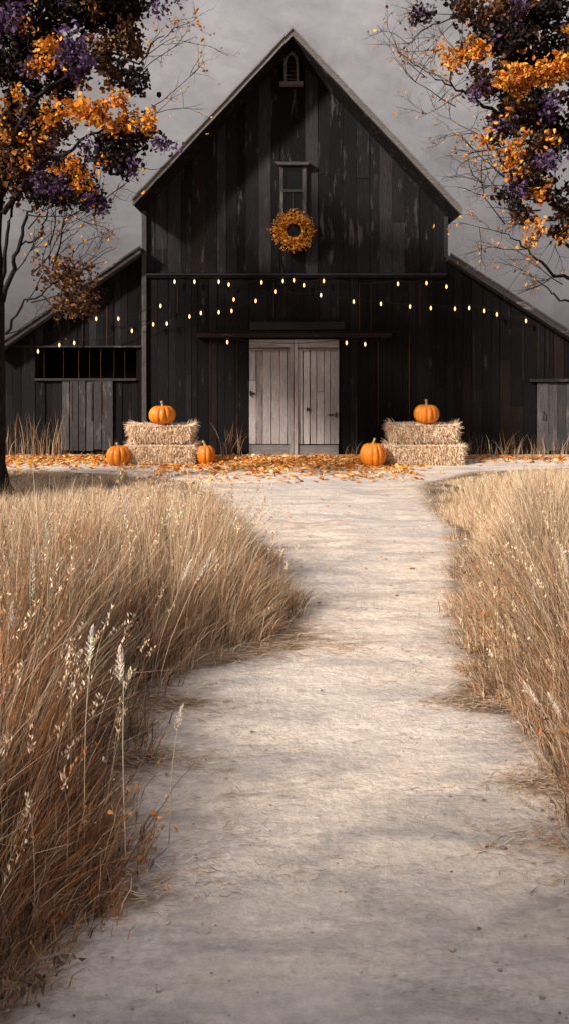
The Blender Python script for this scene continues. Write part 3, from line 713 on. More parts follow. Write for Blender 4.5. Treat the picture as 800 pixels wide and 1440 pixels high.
# ------------------------------------------------------------------ hay bales
def make_bale(px0, px1, py0, py1, d, label, dep=.62, seed=0):
    a, b = W(px0, py1, d), W(px1, py0, d); x0, x1, z0, z1 = a.x, b.x, a.z, b.z
    z0 = max(z0, 0.005)
    t_ = empty('hay_bale', ((x0+x1)/2, d+dep/2, z0), label, 'hay bale', 'hay bales stacked before the barn')
    m = MB(); nx_, nz_, ny_ = 22, 8, 10
    def P(u, v, w_):   # unit box to bulging bale
        x = x0+.04+(x1-x0-.08)*u; z = z0+(z1-z0-.02)*v; y = d+.02+(dep-.04)*w_
        q = Vector((x*3, y*3, z*5)); k = .018
        bul = .03*math.sin(math.pi*u)*(1 if w_ in (0, 1) else 0)
        y += (-bul if w_ == 0 else bul if w_ == 1 else 0)
        rx = (abs(u-.5)*2)**8; rz = (abs(v-.5)*2)**4
        x += (.5-u)*2*rx*rz*.07; y += (.5-w_)*2*rz*.09*(abs(w_-.5)*2)**6
        return (x+k*mnoise.noise(q), y+k*mnoise.noise(q+Vector((9, 0, 0))), z+(k*.8*mnoise.noise(q+Vector((0, 9, 0))) if v > .01 else 0))
    def grid(f, na, nb):
        vs = [f(i/na, j/nb) for j in range(nb+1) for i in range(na+1)]
        m.add(vs, [(j*(na+1)+i, j*(na+1)+i+1, (j+1)*(na+1)+i+1, (j+1)*(na+1)+i) for j in range(nb) for i in range(na)])
    grid(lambda u, v: P(u, v, 0), nx_, nz_); grid(lambda u, v: P(1-u, v, 1), nx_, nz_)
    grid(lambda u, v: P(u, 1, v), nx_, ny_); grid(lambda u, v: P(u, 0, 1-v), nx_, ny_)
    grid(lambda u, v: P(1, v, u), ny_, nz_); grid(lambda u, v: P(0, v, 1-u), ny_, nz_)
    m.build('bale_core', M['core'], t_, smooth=True)
    # straw skin
    def straws(Pb, Dv, Ln, wd, Cc):
        n = len(Pb); Dv = unit(Dv); s = unit(np.cross(Dv, RNG.normal(size=(n, 3))))*wd; Ln = Ln[:, None]
        sag = np.zeros((n, 3)); sag[:, 2] = -.25*Ln[:, 0]*RNG.uniform(0, 1, n)
        V = np.stack([Pb-s, Pb+s, Pb+Dv*Ln*.5+s*.9, Pb+Dv*Ln*.5-s*.9, Pb+Dv*Ln+sag+s*.3, Pb+Dv*Ln+sag-s*.3], 1).reshape(-1, 3)
        b = np.arange(n)[:, None]*6
        return V, np.concatenate([b+np.array([[0, 1, 2, 3]]), b+np.array([[3, 2, 4, 5]])]), np.repeat(Cc, 6, 0)
    SC = [(.92, .75, .55), (.88, .64, .43), (.95, .84, .68), (.66, .42, .24), (.44, .24, .13)]
    ps = []
    n = 3300   # front and back faces, brushed downwards
    for yy, sg in ((d, -1), (d+dep, 1)):
        k = n if sg < 0 else 900
        Pb = np.stack([RNG.uniform(x0+.01, x1-.01, k), np.full(k, yy)+sg*RNG.uniform(-.025, .03, k), RNG.uniform(z0+.03, z1+.005, k)], 1)
        vv = (Pb[:, 2]-z0)/(z1-z0); Pb[:, 1] -= sg*.045*np.abs(vv*2-1)**3
        Dv = np.stack([RNG.normal(0, .4, k), sg*RNG.uniform(.1, .9, k), RNG.normal(-.65, .5, k)], 1)
        ps.append(straws(Pb, Dv, RNG.uniform(.03, .095, k), .0046, pal(k, SC, [5, 4, 4, 1.6, .8])))
    for xx, sg in ((x0, -1), (x1, 1)):   # shaggy ends
        k = 1100
        Pb = np.stack([xx-sg*RNG.uniform(0, .07, k), RNG.uniform(d, d+dep, k), RNG.uniform(z0+.02, z1, k)], 1)
        Dv = np.stack([sg*RNG.uniform(.3, 1.2, k), RNG.normal(-.15, .4, k), RNG.normal(.05, .6, k)], 1)
        ps.append(straws(Pb, Dv, RNG.uniform(.03, .13, k)*(.6+.9*(Pb[:, 2]-z0)/(z1-z0)), .0042, pal(k, SC, [5, 4, 4, 1.2, .5])))
    k = 1900   # top fringe
    Pb = np.stack([RNG.uniform(x0+.02, x1-.02, k), RNG.uniform(d-.02, d+dep, k), np.full(k, z1-.02)], 1)
    Dv = np.stack([RNG.normal(0, .9, k)+(Pb[:, 0]-(x0+x1)/2)*1.6, RNG.normal(-.3, .6, k), RNG.uniform(.05, .55, k)], 1)
    ps.append(straws(Pb, Dv, RNG.uniform(.03, .08, k), .0042, pal(k, SC, [5, 3, 5, 1, .3])))
    V, F, Cc = cat(ps); V[:, 2] = np.maximum(V[:, 2], max(.01, z0-.03))
    o = np_mesh('straw', V, F, Cc, M['straw'], t_); o['kind'] = 'stuff'
    return t_
make_bale(181, 272, 626, 655, 12.88, 'lower straw bale of the stack left of the double doors, on the leaves')
make_bale(183, 268, 598, 623, 12.97, 'upper straw bale of the left stack, with a pumpkin on top', .56)
make_bale(547, 650, 626, 656, 12.83, 'widest straw bale, at the bottom of the stack right of the doors')
make_bale(552, 643, 597, 623, 12.97, 'upper straw bale of the right stack, shaggy at both ends', .56)

# ------------------------------------------------------------------ pumpkins
def make_pumpkin(px, py0, py1, wpx, d, label, ribs=11, stem=(.02, -.02, .1), tint=1.0, z0=None, rot=0):
    a = W(px, py1, d); s = 1000/d; Rr = wpx/2/s; Hh = (py1-py0)/s; zb_ = a.z if z0 is None else z0
    t_ = empty('pumpkin', (a.x, d, zb_), label, 'pumpkin', 'orange pumpkins before the barn')
    def rf(th, z):
        q = abs(math.sin(th*ribs/2+rot))
        return 1-.13*(1-q)**1.6
    prof = []; n = 22
    for i in range(n+1):
        ph = math.pi*i/n-math.pi/2
        r = Rr*max(.02, math.cos(ph))**.72; z = Hh*.5+Hh*.5*math.sin(ph)
        dip = math.exp(-(r/Rr/.3)**2)
        z += -.12*Hh*dip if ph > 0 else .06*Hh*dip
        prof.append((r, z))
    prof = [(q*(1+.0), z) for q, z in prof]; ax_, ay_ = random.uniform(.02, .05), random.uniform(0, 6)
    rf2 = lambda th, z: rf(th+.10*math.sin(th*2+ay_), z)*(1+ax_*math.sin(th+ay_)+.02*math.sin(3*th+ay_*2))
    m = MB(); m.lathe((a.x, d, zb_), prof, 88, (tint, tint*.97, tint*.95), rf2); m.build('pumpkin_body', M['pumpkin'], t_, smooth=True)
    m = MB(); b0 = Vector((a.x, d, zb_+Hh*.86)); sx, sy, sz = stem
    m.tube([b0, b0+Vector((0, 0, sz*.35)), b0+Vector((sx*.4, sy*.5, sz*.75)), b0+Vector((sx, sy, sz*1.15)), b0+Vector((sx*1.6, sy*1.4, sz*1.35))], [.045, .026, .02, .021, .024], 7)
    m.build('stem', M['stem'], t_, smooth=True)
make_pumpkin(229, 571, 598, 38, 13.12, 'pumpkin sitting on top of the left bale stack', 12, (-.01, -.02, .09), 1.0, W(0, 598, 12.95).z)
make_pumpkin(167, 627, 655.5, 35, 12.86, 'pumpkin on the leaves at the left end of the left bales', 11, (-.02, -.02, .07), .92, 0.01, .5)
make_pumpkin(289.5, 625, 652.5, 27, 13.0, 'smallest pumpkin, tight against the right end of the left bales', 9, (-.035, -.01, .09), .88, 0.01, .2)
make_pumpkin(599, 569.5, 597, 35.5, 13.1, 'pumpkin sitting on top of the right bale stack', 12, (-.01, -.02, .1), 1.0, W(0, 597, 12.92).z, .3)
make_pumpkin(524, 623, 657, 37, 12.74, 'tallest pumpkin, on the ground between the doors and the right bales', 12, (.02, -.02, .1), 1.03, 0.01, .8)

# ------------------------------------------------------------------ wreath
wc = W(412.5, 324.5, D-.20); wr = empty('wreath', wc, 'round wreath of orange and yellow leaves hung under the loft window', 'wreath')
m = MB()
for k in range(9):
    pts = []; ph = random.uniform(0, 6); 
    for i in range(41):
        th = 2*math.pi*i/40; r = .25+.035*math.sin(3*th+ph)+random.uniform(-.008, .008)
        pts.append((wc.x+r*math.cos(th), wc.y+.05+.03*math.cos(4*th+ph), wc.z+r*math.sin(th)))
    m.tube(pts, .008, 5, cap=False)
m.build('twig_ring', M['bark'], wr)
n = 1150; th = RNG.uniform(0, 2*math.pi, n); r = .25+RNG.normal(0, .078, n); r = np.where(r < .15, .30-r, r)
P = np.stack([wc.x+r*np.cos(th), wc.y+RNG.normal(0, .045, n), wc.z+r*np.sin(th)], 1)
V, F, Cc = leaves(P, RNG.uniform(.035, .085, n), pal(n, [(.86, .38, .04), (.90, .52, .09), (.78, .27, .03), (.34, .12, .02), (.92, .68, .25)], [5, 4, 3, 1.5, .8]), wid=.5)
np_mesh('wreath_leaves', V, F, Cc, M['leaf'], wr)['kind'] = 'stuff'
m = MB()
for k in range(85):
    th = random.uniform(0, 6.283); r0 = random.uniform(.27, .31); r1 = r0+random.uniform(.06, .16); dth = random.uniform(-.25, .25)
    p0 = Vector((wc.x+r0*math.cos(th), wc.y, wc.z+r0*math.sin(th))); p1 = Vector((wc.x+r1*math.cos(th+dth), wc.y-random.uniform(0, .06), wc.z+r1*math.sin(th+dth)))
    m.tube([p0, (p0+p1)/2+Vector((.005, 0, .008)), p1], [.004, .003, .002], 4, random.choice([(.6, .25, .04), (.45, .14, .03), (.7, .4, .1)]))
    for q in range(2):
        c = p0.lerp(p1, .6+.4*q)
        m.lathe(c, [(.001, -.011), (.009, -.006), (.011, 0), (.009, .006), (.001, .011)], 6, random.choice([(.8, .35, .04), (.55, .15, .02), (.85, .5, .12)]))
m.build('berry_sprigs', M['leaf'], wr)['kind'] = 'stuff'

# ------------------------------------------------------------------ string lights
bulb0 = None
def light_string(pts, label, sag=5, dy=.13):
    p3 = [W(px, py, D-dy) for px, py in pts]
    root = empty('string_lights', p3[0], label, 'string lights', 'strings of bulbs hung across the barn front')
    wire = []
    for i, (px, py) in enumerate(pts):
        top = W(px, py-5.5, D-dy); wire.append(top)
        if i < len(pts)-1:
            a, b = pts[i], pts[i+1]; L_ = math.hypot(b[0]-a[0], b[1]-a[1])
            for u in (.2, .4, .6, .8):
                wire.append(W(a[0]+(b[0]-a[0])*u, a[1]+(b[1]-a[1])*u-5.5+min(7, L_*.09)*4*u*(1-u), D-dy))
    m = MB(); m.tube(wire, .0065, 5); m.build('wire', M['wire'], root)
    global bulb0
    for p in p3:
        if bulb0 is None:
            m = MB(); m.lathe((0, 0, 0), [(.001, -.048), (.009, -.032), (.016, -.024), (.0185, -.008), (.017, .010), (.012, .026), (.010, .036)], 12)
            b = m.build('bulb', M['bulb'], None, smooth=True, local=True)
            m = MB(); m.lathe((0, 0, 0), [(.001, .034), (.019, .035), (.019, .062), (.009, .070), (.001, .072)], 9)
            s_ = m.build('socket', M['socket'], b, local=True); bulb0 = (b, s_)
            b.parent = root; b.location = p-root.location
        else:
            b = bulb0[0].copy(); COL.objects.link(b); b.parent = root; b.location = p-root.location
            s_ = bulb0[1].copy(); COL.objects.link(s_); s_.parent = b
light_string([(246, 396), (274, 396), (308, 396), (322, 400), (368, 397), (398, 395), (413, 394), (427, 401), (455, 395), (559, 399), (599, 398), (627, 403)],
             'highest string of warm bulbs, hung just under the long ledge')
light_string([(54, 494), (84, 485), (105, 482), (186, 465), (216, 456), (235, 455), (267, 445), (283, 440), (308, 439), (326, 437), (360, 423), (388, 410), (451, 415),
              (497, 424), (535, 427), (576, 431), (605, 433), (639, 434), (659, 433), (680, 437), (698, 442), (739, 451)],
             'longest string of warm bulbs, swagged from left wing to right wing', dy=.17)
light_string([(136, 448), (167, 448), (226, 430), (329, 421)], 'short string of bulbs from the left wing across the corner post', dy=.21)
light_string([(320, 481), (487, 482), (513, 484)], 'lowest string of three bulbs at the door lintel', dy=.19)

# ------------------------------------------------------------------ trees
DARK = [(.022, .014, .016), (.035, .020, .018), (.05, .028, .018), (.014, .010, .013)]
ORNG = [(.82, .33, .03), (.84, .42, .07), (.66, .22, .03), (.38, .14, .035), (.22, .09, .03)]
PURP = [(.105, .052, .14), (.16, .09, .21), (.055, .032, .075), (.15, .11, .16)]
BRWN = [(.12, .06, .03), (.20, .09, .035), (.07, .04, .025), (.30, .14, .05)]
PALS = {'d': (DARK, [4, 3, 2, 3]), 'o': (ORNG, [4, 3, 3, 1.5, 1]), 'p': (PURP, [4, 3, 3, 2]), 'b': (BRWN, [4, 3, 3, 1])}
def make_tree(label, base, trunk, limbs, clumps, twigs, rs, sparse=()):
    rnd = random.Random(rs)
    root = empty('tree', base, label, 'tree', None)
    m = MB(); pts = [Vector(p) for p, r in trunk]; rr = [r for p, r in trunk]
    # refine trunk
    fp, fr = [], []
    for i in range(len(pts)-1):
        for u in (0, .25, .5, .75):
            q = pts[i].lerp(pts[i+1], u)+Vector((rnd.uniform(-.012, .012), rnd.uniform(-.012, .012), 0)); fp.append(q); fr.append((rr[i]*(1-u)+rr[i+1]*u)*rnd.uniform(.95, 1.06))
    fp.append(pts[-1]); fr.append(rr[-1])
    m.tube(fp, fr, 14)
    for k in range(6):   # root flare
        th = k*1.05+.3; b0 = Vector(base); dv = Vector((math.cos(th), math.sin(th), 0))
        m.tube([b0+dv*rr[0]*.5+Vector((0, 0, .45)), b0+dv*rr[0]*.95+Vector((0, 0, .15)), b0+dv*rr[0]*1.8+Vector((0, 0, -.03))], [rr[0]*.4, rr[0]*.38, rr[0]*.15], 7)
    tk = m.build('trunk', M['bark'], root, smooth=True)
    m = MB(); nodes = [(p, r) for p, r in zip(fp, fr) if p.z > 2.4]
    def limb(pl, r0, r1, seg=5, wig=.035):
        out = []
        for i in range(len(pl)-1):
            for j in range(seg):
                u = j/seg; q = pl[i].lerp(pl[i+1], u)
                if i or j: q = q+Vector((rnd.uniform(-wig, wig), rnd.uniform(-wig, wig), rnd.uniform(-wig, wig)))
                out.append(q)
        out.append(pl[-1]); n_ = len(out)
        rads = [r0+(r1-r0)*(k/(n_-1))**.8 for k in range(n_)]
        m.tube(out, rads, 6 if r0 > .02 else 4)
        nodes.extend(list(zip(out, rads))[1:]); return out
    def spray(p, dv, ln, r, depth, lf):
        if depth == 0 or r < .0015: return
        k = 5; pts_ = [p]; cur = p; d_ = dv.normalized()
        for i in range(k):
            d_ = (d_+Vector((rnd.gauss(0, .17), rnd.gauss(0, .17), rnd.gauss(.02, .15)))).normalized(); cur = cur+d_*ln/k; pts_.append(cur)
        m.tube(pts_, [r*(1-.7*i/k) for i in range(k+1)], 4)
        for i in range(rnd.choice((2, 3, 3))):
            j = rnd.randint(1, k-1); a = Vector((rnd.gauss(0, .75), rnd.gauss(0, .6), rnd.gauss(.05, .7)))
            spray(pts_[j], d_+a, ln*rnd.uniform(.45, .75), r*.6, depth-1, lf)
        for q in pts_[1:]:
            if rnd.random() < lf: tiny.append(q+Vector((rnd.gauss(0, .03), rnd.gauss(0, .03), rnd.gauss(0, .03))))
    tiny = []
    for pl, r0, r1 in limbs: limb([Vector(p) for p in pl], r0, r1)
    cl = [(Vector(c), s, ch, n_, sz) for c, s, ch, n_, sz in clumps]
    cl.sort(key=lambda q: min((q[0]-p).length for p, r in nodes))
    acc = {'d': [], 'o': [], 'p': [], 'b': []}
    for c, s, ch, n_, sz in cl:
        if ch in 'db' or rnd.random() < .5:
            p, r = min(nodes, key=lambda q: (q[0]-c).length+ (0 if q[1] > .012 else .25))
            mid = p.lerp(c, .5)+Vector((0, 0, -.08*(c-p).length))+Vector((rnd.uniform(-.1, .1), rnd.uniform(-.1, .1), 0))
            limb([p, mid, c], min(r*.7, .035), .006, 4, .02)
        for k in range(4):
            dv = Vector((rnd.gauss(0, 1), rnd.gauss(0, 1), rnd.gauss(0, 1))).normalized()
            m.tube([c, c+Vector((dv.x*s[0], dv.y*s[1], dv.z*s[2]))*.6, c+Vector((dv.x*s[0], dv.y*s[1], dv.z*s[2]))*1.15], [.006, .004, .002], 4)
        # leaf bunches inside the clump, so that gaps stay open between them
        if ch in 'db': n_ = int(n_*1.8); s = tuple(q*1.12 for q in s)
        else: s = tuple(q*1.25 for q in s); n_ = int(n_*.82); sz *= .78
        nb = max(5, n_//(24 if ch in 'db' else 11)); dirs = unit(RNG.normal(size=(nb, 3)))*(RNG.uniform(0, 1, nb)**.45)[:, None]
        bc = np.array(c)+dirs*np.array(s)
        idx = RNG.integers(0, nb, n_)
        P = bc[idx]+RNG.normal(0, .065 if ch in 'db' else .055, (n_, 3))
        pc, pw = PALS[ch]
        acc[ch].append(leaves(P, RNG.uniform(.6, 1.25, n_)*sz, pal(n_, pc, pw, .3), wid=.62, curl=.3))
    for c, s, ch, n_, sz in cl:
        if ch in 'db' and n_ > 200:
            for c2, fr in (('o', .05), ('p', .07), ('b', .12)):
                k = int(n_*fr); q = unit(RNG.normal(size=(k, 3)))*(RNG.uniform(.5, 1.25, k))[:, None]*np.array(s)+np.array(c)
                hub = q[RNG.integers(0, max(1, k//7), k)]+RNG.normal(0, .05, (k, 3))
                acc[c2].append(leaves(hub, RNG.uniform(.6, 1.2, k)*sz, pal(k, *PALS[c2], .3), wid=.62))
    for p, dv, ln, r, dep, lf in twigs: spray(Vector(p), Vector(dv), ln, r, dep, lf)
    m.build('branches', M['twig'], root, smooth=True)
    if tiny:
        P = np.array([tuple(q) for q in tiny]); n_ = len(P)
        acc['o'].append(leaves(P, RNG.uniform(.03, .07, n_), pal(n_, ORNG, [4, 3, 3, 2, 1]), wid=.6))
    cr_ = None
    dk = acc['d']+acc['b']
    cr_ = np_mesh('crown', *cat(dk), M['leaf'], root); cr_['label'] = 'near-black and brown leaf mass'
    if acc['o']: q = np_mesh('orange_leaves', *cat(acc['o']), M['leaf'], cr_, origin=wloc(root))
    if acc['p']: q = np_mesh('purple_leaves', *cat(acc['p']), M['leaf'], cr_, origin=wloc(root))
    return root
def cl(px, py, d, rx, ry, ch, n, sz=.085, rd=.45): return (W(px, py, d), (rx/1000*d, rd, ry/1000*d), ch, n, sz)
LT = [
 # dark and brown mass
 cl(25, 15, 10, 60, 35, 'd', 700), cl(120, 0, 9.8, 60, 25, 'd', 700), cl(160, 22, 10.1, 42, 22, 'd', 520), cl(60, 60, 10.2, 55, 35, 'd', 500), cl(150, 85, 10, 35, 30, 'b', 320), cl(187, 112, 9.8, 14, 16, 'd', 130),
 cl(15, 100, 10.3, 35, 40, 'd', 480), cl(90, 110, 10.4, 40, 22, 'd', 300), cl(15, 180, 10.1, 35, 50, 'b', 520), cl(60, 165, 10.3, 40, 35, 'b', 420), cl(10, 240, 10, 25, 40, 'b', 360), cl(55, 225, 10.2, 35, 30, 'b', 360),
 cl(95, 250, 10, 40, 25, 'd', 330), cl(160, 205, 9.9, 40, 25, 'd', 330), cl(175, 232, 9.8, 25, 12, 'd', 150), cl(75, 270, 10, 40, 18, 'd', 260), cl(187, 55, 9.9, 14, 22, 'b', 110), cl(135, 285, 9.9, 16, 14, 'd', 110),
 cl(205, 190, 9.8, 14, 16, 'd', 80), cl(90, 390, 9.6, 38, 36, 'b', 240, .07, .35), cl(92, 435, 9.6, 35, 10, 'b', 130, .075, .3), cl(115, 420, 9.5, 14, 12, 'b', 70, .07, .2), cl(190, 5, 10, 18, 14, 'd', 120),
 # orange
 cl(67, 75, 9.4, 18, 22, 'o', 190, .10, .15), cl(60, 100, 9.5, 16, 12, 'o', 90, .09, .15), cl(32, 38, 9.5, 7, 9, 'o', 30, .08, .1), cl(140, 160, 9.3, 26, 22, 'o', 420, .11, .18), cl(180, 160, 9.3, 18, 16, 'o', 180, .1, .15),
 cl(210, 172, 9.3, 14, 14, 'o', 130, .1, .12), cl(165, 138, 9.3, 12, 9, 'o', 70, .09, .12), cl(105, 155, 9.4, 16, 14, 'o', 140, .1, .15), cl(70, 160, 9.5, 16, 12, 'o', 90, .09, .15), cl(25, 130, 9.5, 12, 7, 'o', 40, .08, .1),
 cl(97, 235, 9.4, 14, 14, 'o', 120, .1, .15), cl(118, 262, 9.4, 10, 12, 'o', 70, .09, .1), cl(120, 245, 9.4, 8, 8, 'o', 40, .09, .1), cl(147, 230, 9.4, 6, 6, 'o', 20, .08, .1), cl(35, 225, 9.5, 12, 12, 'o', 50, .08, .1), cl(8, 160, 9.5, 10, 30, 'o', 60, .08, .1), cl(60, 185, 9.5, 40, 14, 'o', 60, .08, .2),
 # purple
 cl(15, 30, 9.5, 25, 20, 'p', 260, .1, .15), cl(105, 70, 9.4, 22, 28, 'p', 340, .1, .2), cl(112, 95, 9.4, 14, 14, 'p', 120, .1, .15), cl(32, 92, 9.5, 14, 10, 'p', 70, .09, .1), cl(218, 10, 9.6, 12, 10, 'p', 80, .09, .1), cl(75, 262, 9.4, 20, 14, 'p', 150, .09, .15),
 cl(133, 282, 9.4, 16, 14, 'p', 110, .09, .1), cl(232, 205, 9.4, 16, 12, 'p', 80, .09, .1), cl(55, 250, 9.5, 12, 8, 'p', 50, .09, .1), cl(115, 205, 9.5, 14, 8, 'p', 50, .09, .1), cl(185, 235, 9.5, 12, 8, 'p', 40, .08, .1), cl(250, 5, 9.6, 8, 6, 'p', 30, .08, .1),
 # the part of the crown outside the photo
 cl(-60, 60, 10.4, 70, 70, 'd', 900, .1, .9), cl(-60, 200, 10.4, 60, 60, 'b', 700, .1, .9), cl(20, -80, 10.4, 90, 60, 'd', 900, .1, 1), cl(-150, 0, 10.6, 80, 80, 'd', 800, .1, 1), cl(150, -70, 10, 70, 50, 'd', 700, .1, .8), cl(-130, 160, 10.8, 80, 70, 'd', 700, .1, 1),
]
tbl = Vector((-4.07, 10.0, 0))
trL = [(tbl, .17), (tbl+Vector((.01, 0, 1.0)), .135), (tbl+Vector((.02, 0, 2.4)), .12), (tbl+Vector((-.02, 0, 3.6)), .105), (tbl+Vector((.05, .05, 4.8)), .085), (tbl+Vector((.25, .1, 6.0)), .06), (tbl+Vector((.4, .1, 7.4)), .03)]
limL = [([W(4, 425, 10), W(22, 370, 9.9), W(32, 320, 9.9), W(48, 288, 9.9), W(95, 245, 9.9)], .04, .012), ([W(2, 395, 10), W(14, 330, 10), W(18, 285, 10.1), W(40, 220, 10.2)], .035, .012),
        ([W(8, 470, 9.95), W(38, 425, 9.8), W(80, 395, 9.7), W(112, 345, 9.6)], .022, .005), ([W(5, 300, 10), W(60, 230, 9.8), W(130, 190, 9.6), W(200, 165, 9.4)], .045, .01),
        ([W(10, 200, 10), W(70, 120, 9.8), W(150, 80, 9.7), W(195, 90, 9.6), W(232, 50, 9.5)], .045, .006), ([W(10, 140, 10), W(60, 60, 10), W(130, 10, 10), W(190, -20, 9.9)], .05, .012),
        ([W(60, 330, 9.9), W(64, 305, 9.85), W(75, 285, 9.8)], .018, .006), ([W(30, 345, 9.9), W(58, 335, 9.85), W(62, 320, 9.85)], .018, .014)]
twL = [(W(195, 90, 9.6), (1, 0, .9), .75, .009, 4, .10), (W(225, 60, 9.5), (.7, 0, .8), .75, .007, 4, .14), (W(205, 165, 9.4), (1, .1, .25), .8, .008, 4, .10), (W(190, 235, 9.6), (1, 0, -.1), .6, .006, 3, .05),
       (W(110, 345, 9.6), (1, 0, .8), .55, .006, 4, .08), (W(80, 395, 9.7), (1, 0, .5), .9, .009, 4, .05), (W(38, 425, 9.8), (.6, .1, 1), 1.0, .010, 4, .06), (W(20, 385, 9.9), (.8, 0, .6), 1.0, .010, 4, .08),
       (W(50, 300, 9.9), (.9, 0, .1), .9, .009, 4, .08), (W(8, 470, 9.95), (.9, 0, .35), .9, .008, 3, .04), (W(100, 370, 9.7), (1, 0, .2), .7, .006, 4, .08), (W(180, 120, 9.7), (1, 0, .5), .6, .007, 4, .10), (W(240, 30, 9.6), (.8, 0, .3), .5, .005, 3, .2), (W(95, 300, 9.8), (1, 0, -.3), .7, .007, 4, .12)]
twL += [(W(20+random.uniform(0, 90), random.uniform(300, 440), 9.8), (random.uniform(.2, 1), random.uniform(-.2, .2), random.uniform(.1, 1)), random.uniform(.7, 1.1), .012, 4, .05) for k in range(10)]
twL += [(W(200, 100, 9.6), (1, 0, 1.3), .9, .009, 4, .10), (W(215, 150, 9.5), (1, 0, .9), .8, .009, 4, .10)]
make_tree('dark tree at the left edge, its slim trunk in the grass', tbl, trL, limL, LT, twL, 3)
RT = [
 cl(700, 15, 10, 35, 25, 'b', 380), cl(760, 20, 10.1, 50, 30, 'd', 620), cl(690, 50, 10, 30, 22, 'd', 280), cl(725, 75, 10, 35, 28, 'd', 420), cl(790, 75, 10.2, 35, 30, 'd', 420), cl(680, 110, 10, 18, 20, 'b', 170), cl(720, 120, 10.2, 30, 18, 'd', 240),
 cl(760, 155, 10.1, 35, 25, 'd', 330), cl(720, 165, 10, 28, 20, 'b', 220), cl(790, 190, 10.1, 25, 28, 'd', 300), cl(750, 215, 10, 30, 22, 'b', 240), cl(705, 180, 9.9, 16, 14, 'd', 100), cl(770, 260, 10, 26, 25, 'd', 190), cl(740, 250, 10, 20, 20, 'b', 120), cl(722, 275, 9.9, 14, 20, 'd', 100),
 cl(785, 320, 10, 16, 16, 'b', 90), cl(655, 12, 10, 18, 12, 'b', 90), cl(640, 5, 10, 16, 8, 'd', 50), cl(585, 25, 9.8, 16, 12, 'd', 70, .07, .1), cl(740, 300, 9.9, 14, 14, 'b', 60), cl(655, 78, 9.8, 10, 10, 'b', 50),
 cl(650, 75, 9.4, 20, 10, 'o', 120, .1, .15), cl(632, 90, 9.4, 12, 10, 'o', 70, .09, .12), cl(668, 68, 9.4, 12, 10, 'o', 100, .1, .12), cl(715, 112, 9.3, 20, 15, 'o', 260, .11, .15), cl(735, 115, 9.3, 10, 8, 'o', 70, .1, .1), cl(762, 105, 9.3, 24, 13, 'o', 260, .11, .15), cl(790, 88, 9.3, 20, 16, 'o', 240, .11, .15), cl(612, 75, 9.5, 10, 10, 'o', 40, .08, .1),
 cl(680, 195, 9.5, 14, 14, 'o', 70, .09, .12), cl(716, 215, 9.4, 12, 14, 'o', 90, .1, .12), cl(715, 240, 9.4, 11, 10, 'o', 70, .1, .1), cl(732, 195, 9.5, 8, 12, 'o', 40, .08, .1), cl(765, 270, 9.4, 12, 9, 'o', 60, .09, .1), cl(755, 325, 9.4, 16, 12, 'o', 80, .09, .12), cl(745, 340, 9.4, 8, 9, 'o', 30, .08, .1), cl(778, 192, 9.4, 8, 7, 'o', 30, .09, .1), cl(790, 330, 9.5, 10, 10, 'o', 30, .08, .1), cl(795, 45, 9.5, 6, 8, 'o', 20, .08, .1),
 cl(732, 8, 9.5, 14, 9, 'p', 80, .09, .1), cl(675, 128, 9.5, 14, 10, 'p', 80, .09, .1), cl(770, 148, 9.4, 12, 12, 'p', 90, .09, .1), cl(765, 222, 9.4, 16, 12, 'p', 120, .1, .12), cl(700, 165, 9.5, 12, 10, 'p', 50, .09, .1), cl(725, 268, 9.4, 10, 14, 'p', 80, .09, .1), cl(592, 22, 9.6, 10, 8, 'p', 35, .07, .1), cl(600, 10, 9.6, 5, 5, 'p', 14, .07, .1),
 cl(860, 60, 10.4, 60, 70, 'd', 900, .1, .9), cl(880, 190, 10.4, 60, 70, 'b', 800, .1, .9), cl(780, -70, 10.4, 90, 50, 'd', 900, .1, 1), cl(960, 120, 10.8, 70, 90, 'd', 800, .1, 1), cl(840, 280, 10.2, 40, 50, 'b', 400, .1, .8), cl(920, 300, 10.4, 60, 50, 'd', 400, .1, .8), cl(920, -60, 10.6, 90, 50, 'd', 700, .1, 1),
]
tbr = Vector((4.85, 10.2, 0))
trR = [(tbr, .2), (tbr+Vector((-.03, 0, 1.2)), .16), (tbr+Vector((.02, 0, 2.6)), .14), (tbr+Vector((-.03, 0, 4.0)), .12), (tbr+Vector((-.1, 0, 5.4)), .09), (tbr+Vector((-.2, 0, 7.2)), .04)]
limR = [([W(870, 330, 10.2), W(800, 300, 10), W(740, 270, 9.9), W(700, 215, 9.8), W(675, 190, 9.8)], .05, .008), ([W(870, 250, 10.2), W(790, 180, 10), W(700, 160, 9.8), W(650, 130, 9.7), W(610, 112, 9.6)], .055, .007),
        ([W(865, 130, 10.2), W(780, 90, 10), W(700, 50, 9.9), W(640, 20, 9.8)], .055, .008), ([W(875, 400, 10.2), W(830, 400, 10), W(780, 385, 9.8), W(740, 350, 9.7), W(715, 330, 9.6)], .045, .006),
        ([W(872, 440, 10.2), W(820, 425, 10), W(785, 420, 9.9), W(755, 395, 9.8)], .035, .006), ([W(870, 360, 10.2), W(800, 345, 10), W(745, 310, 9.8), W(715, 270, 9.7)], .04, .006)]
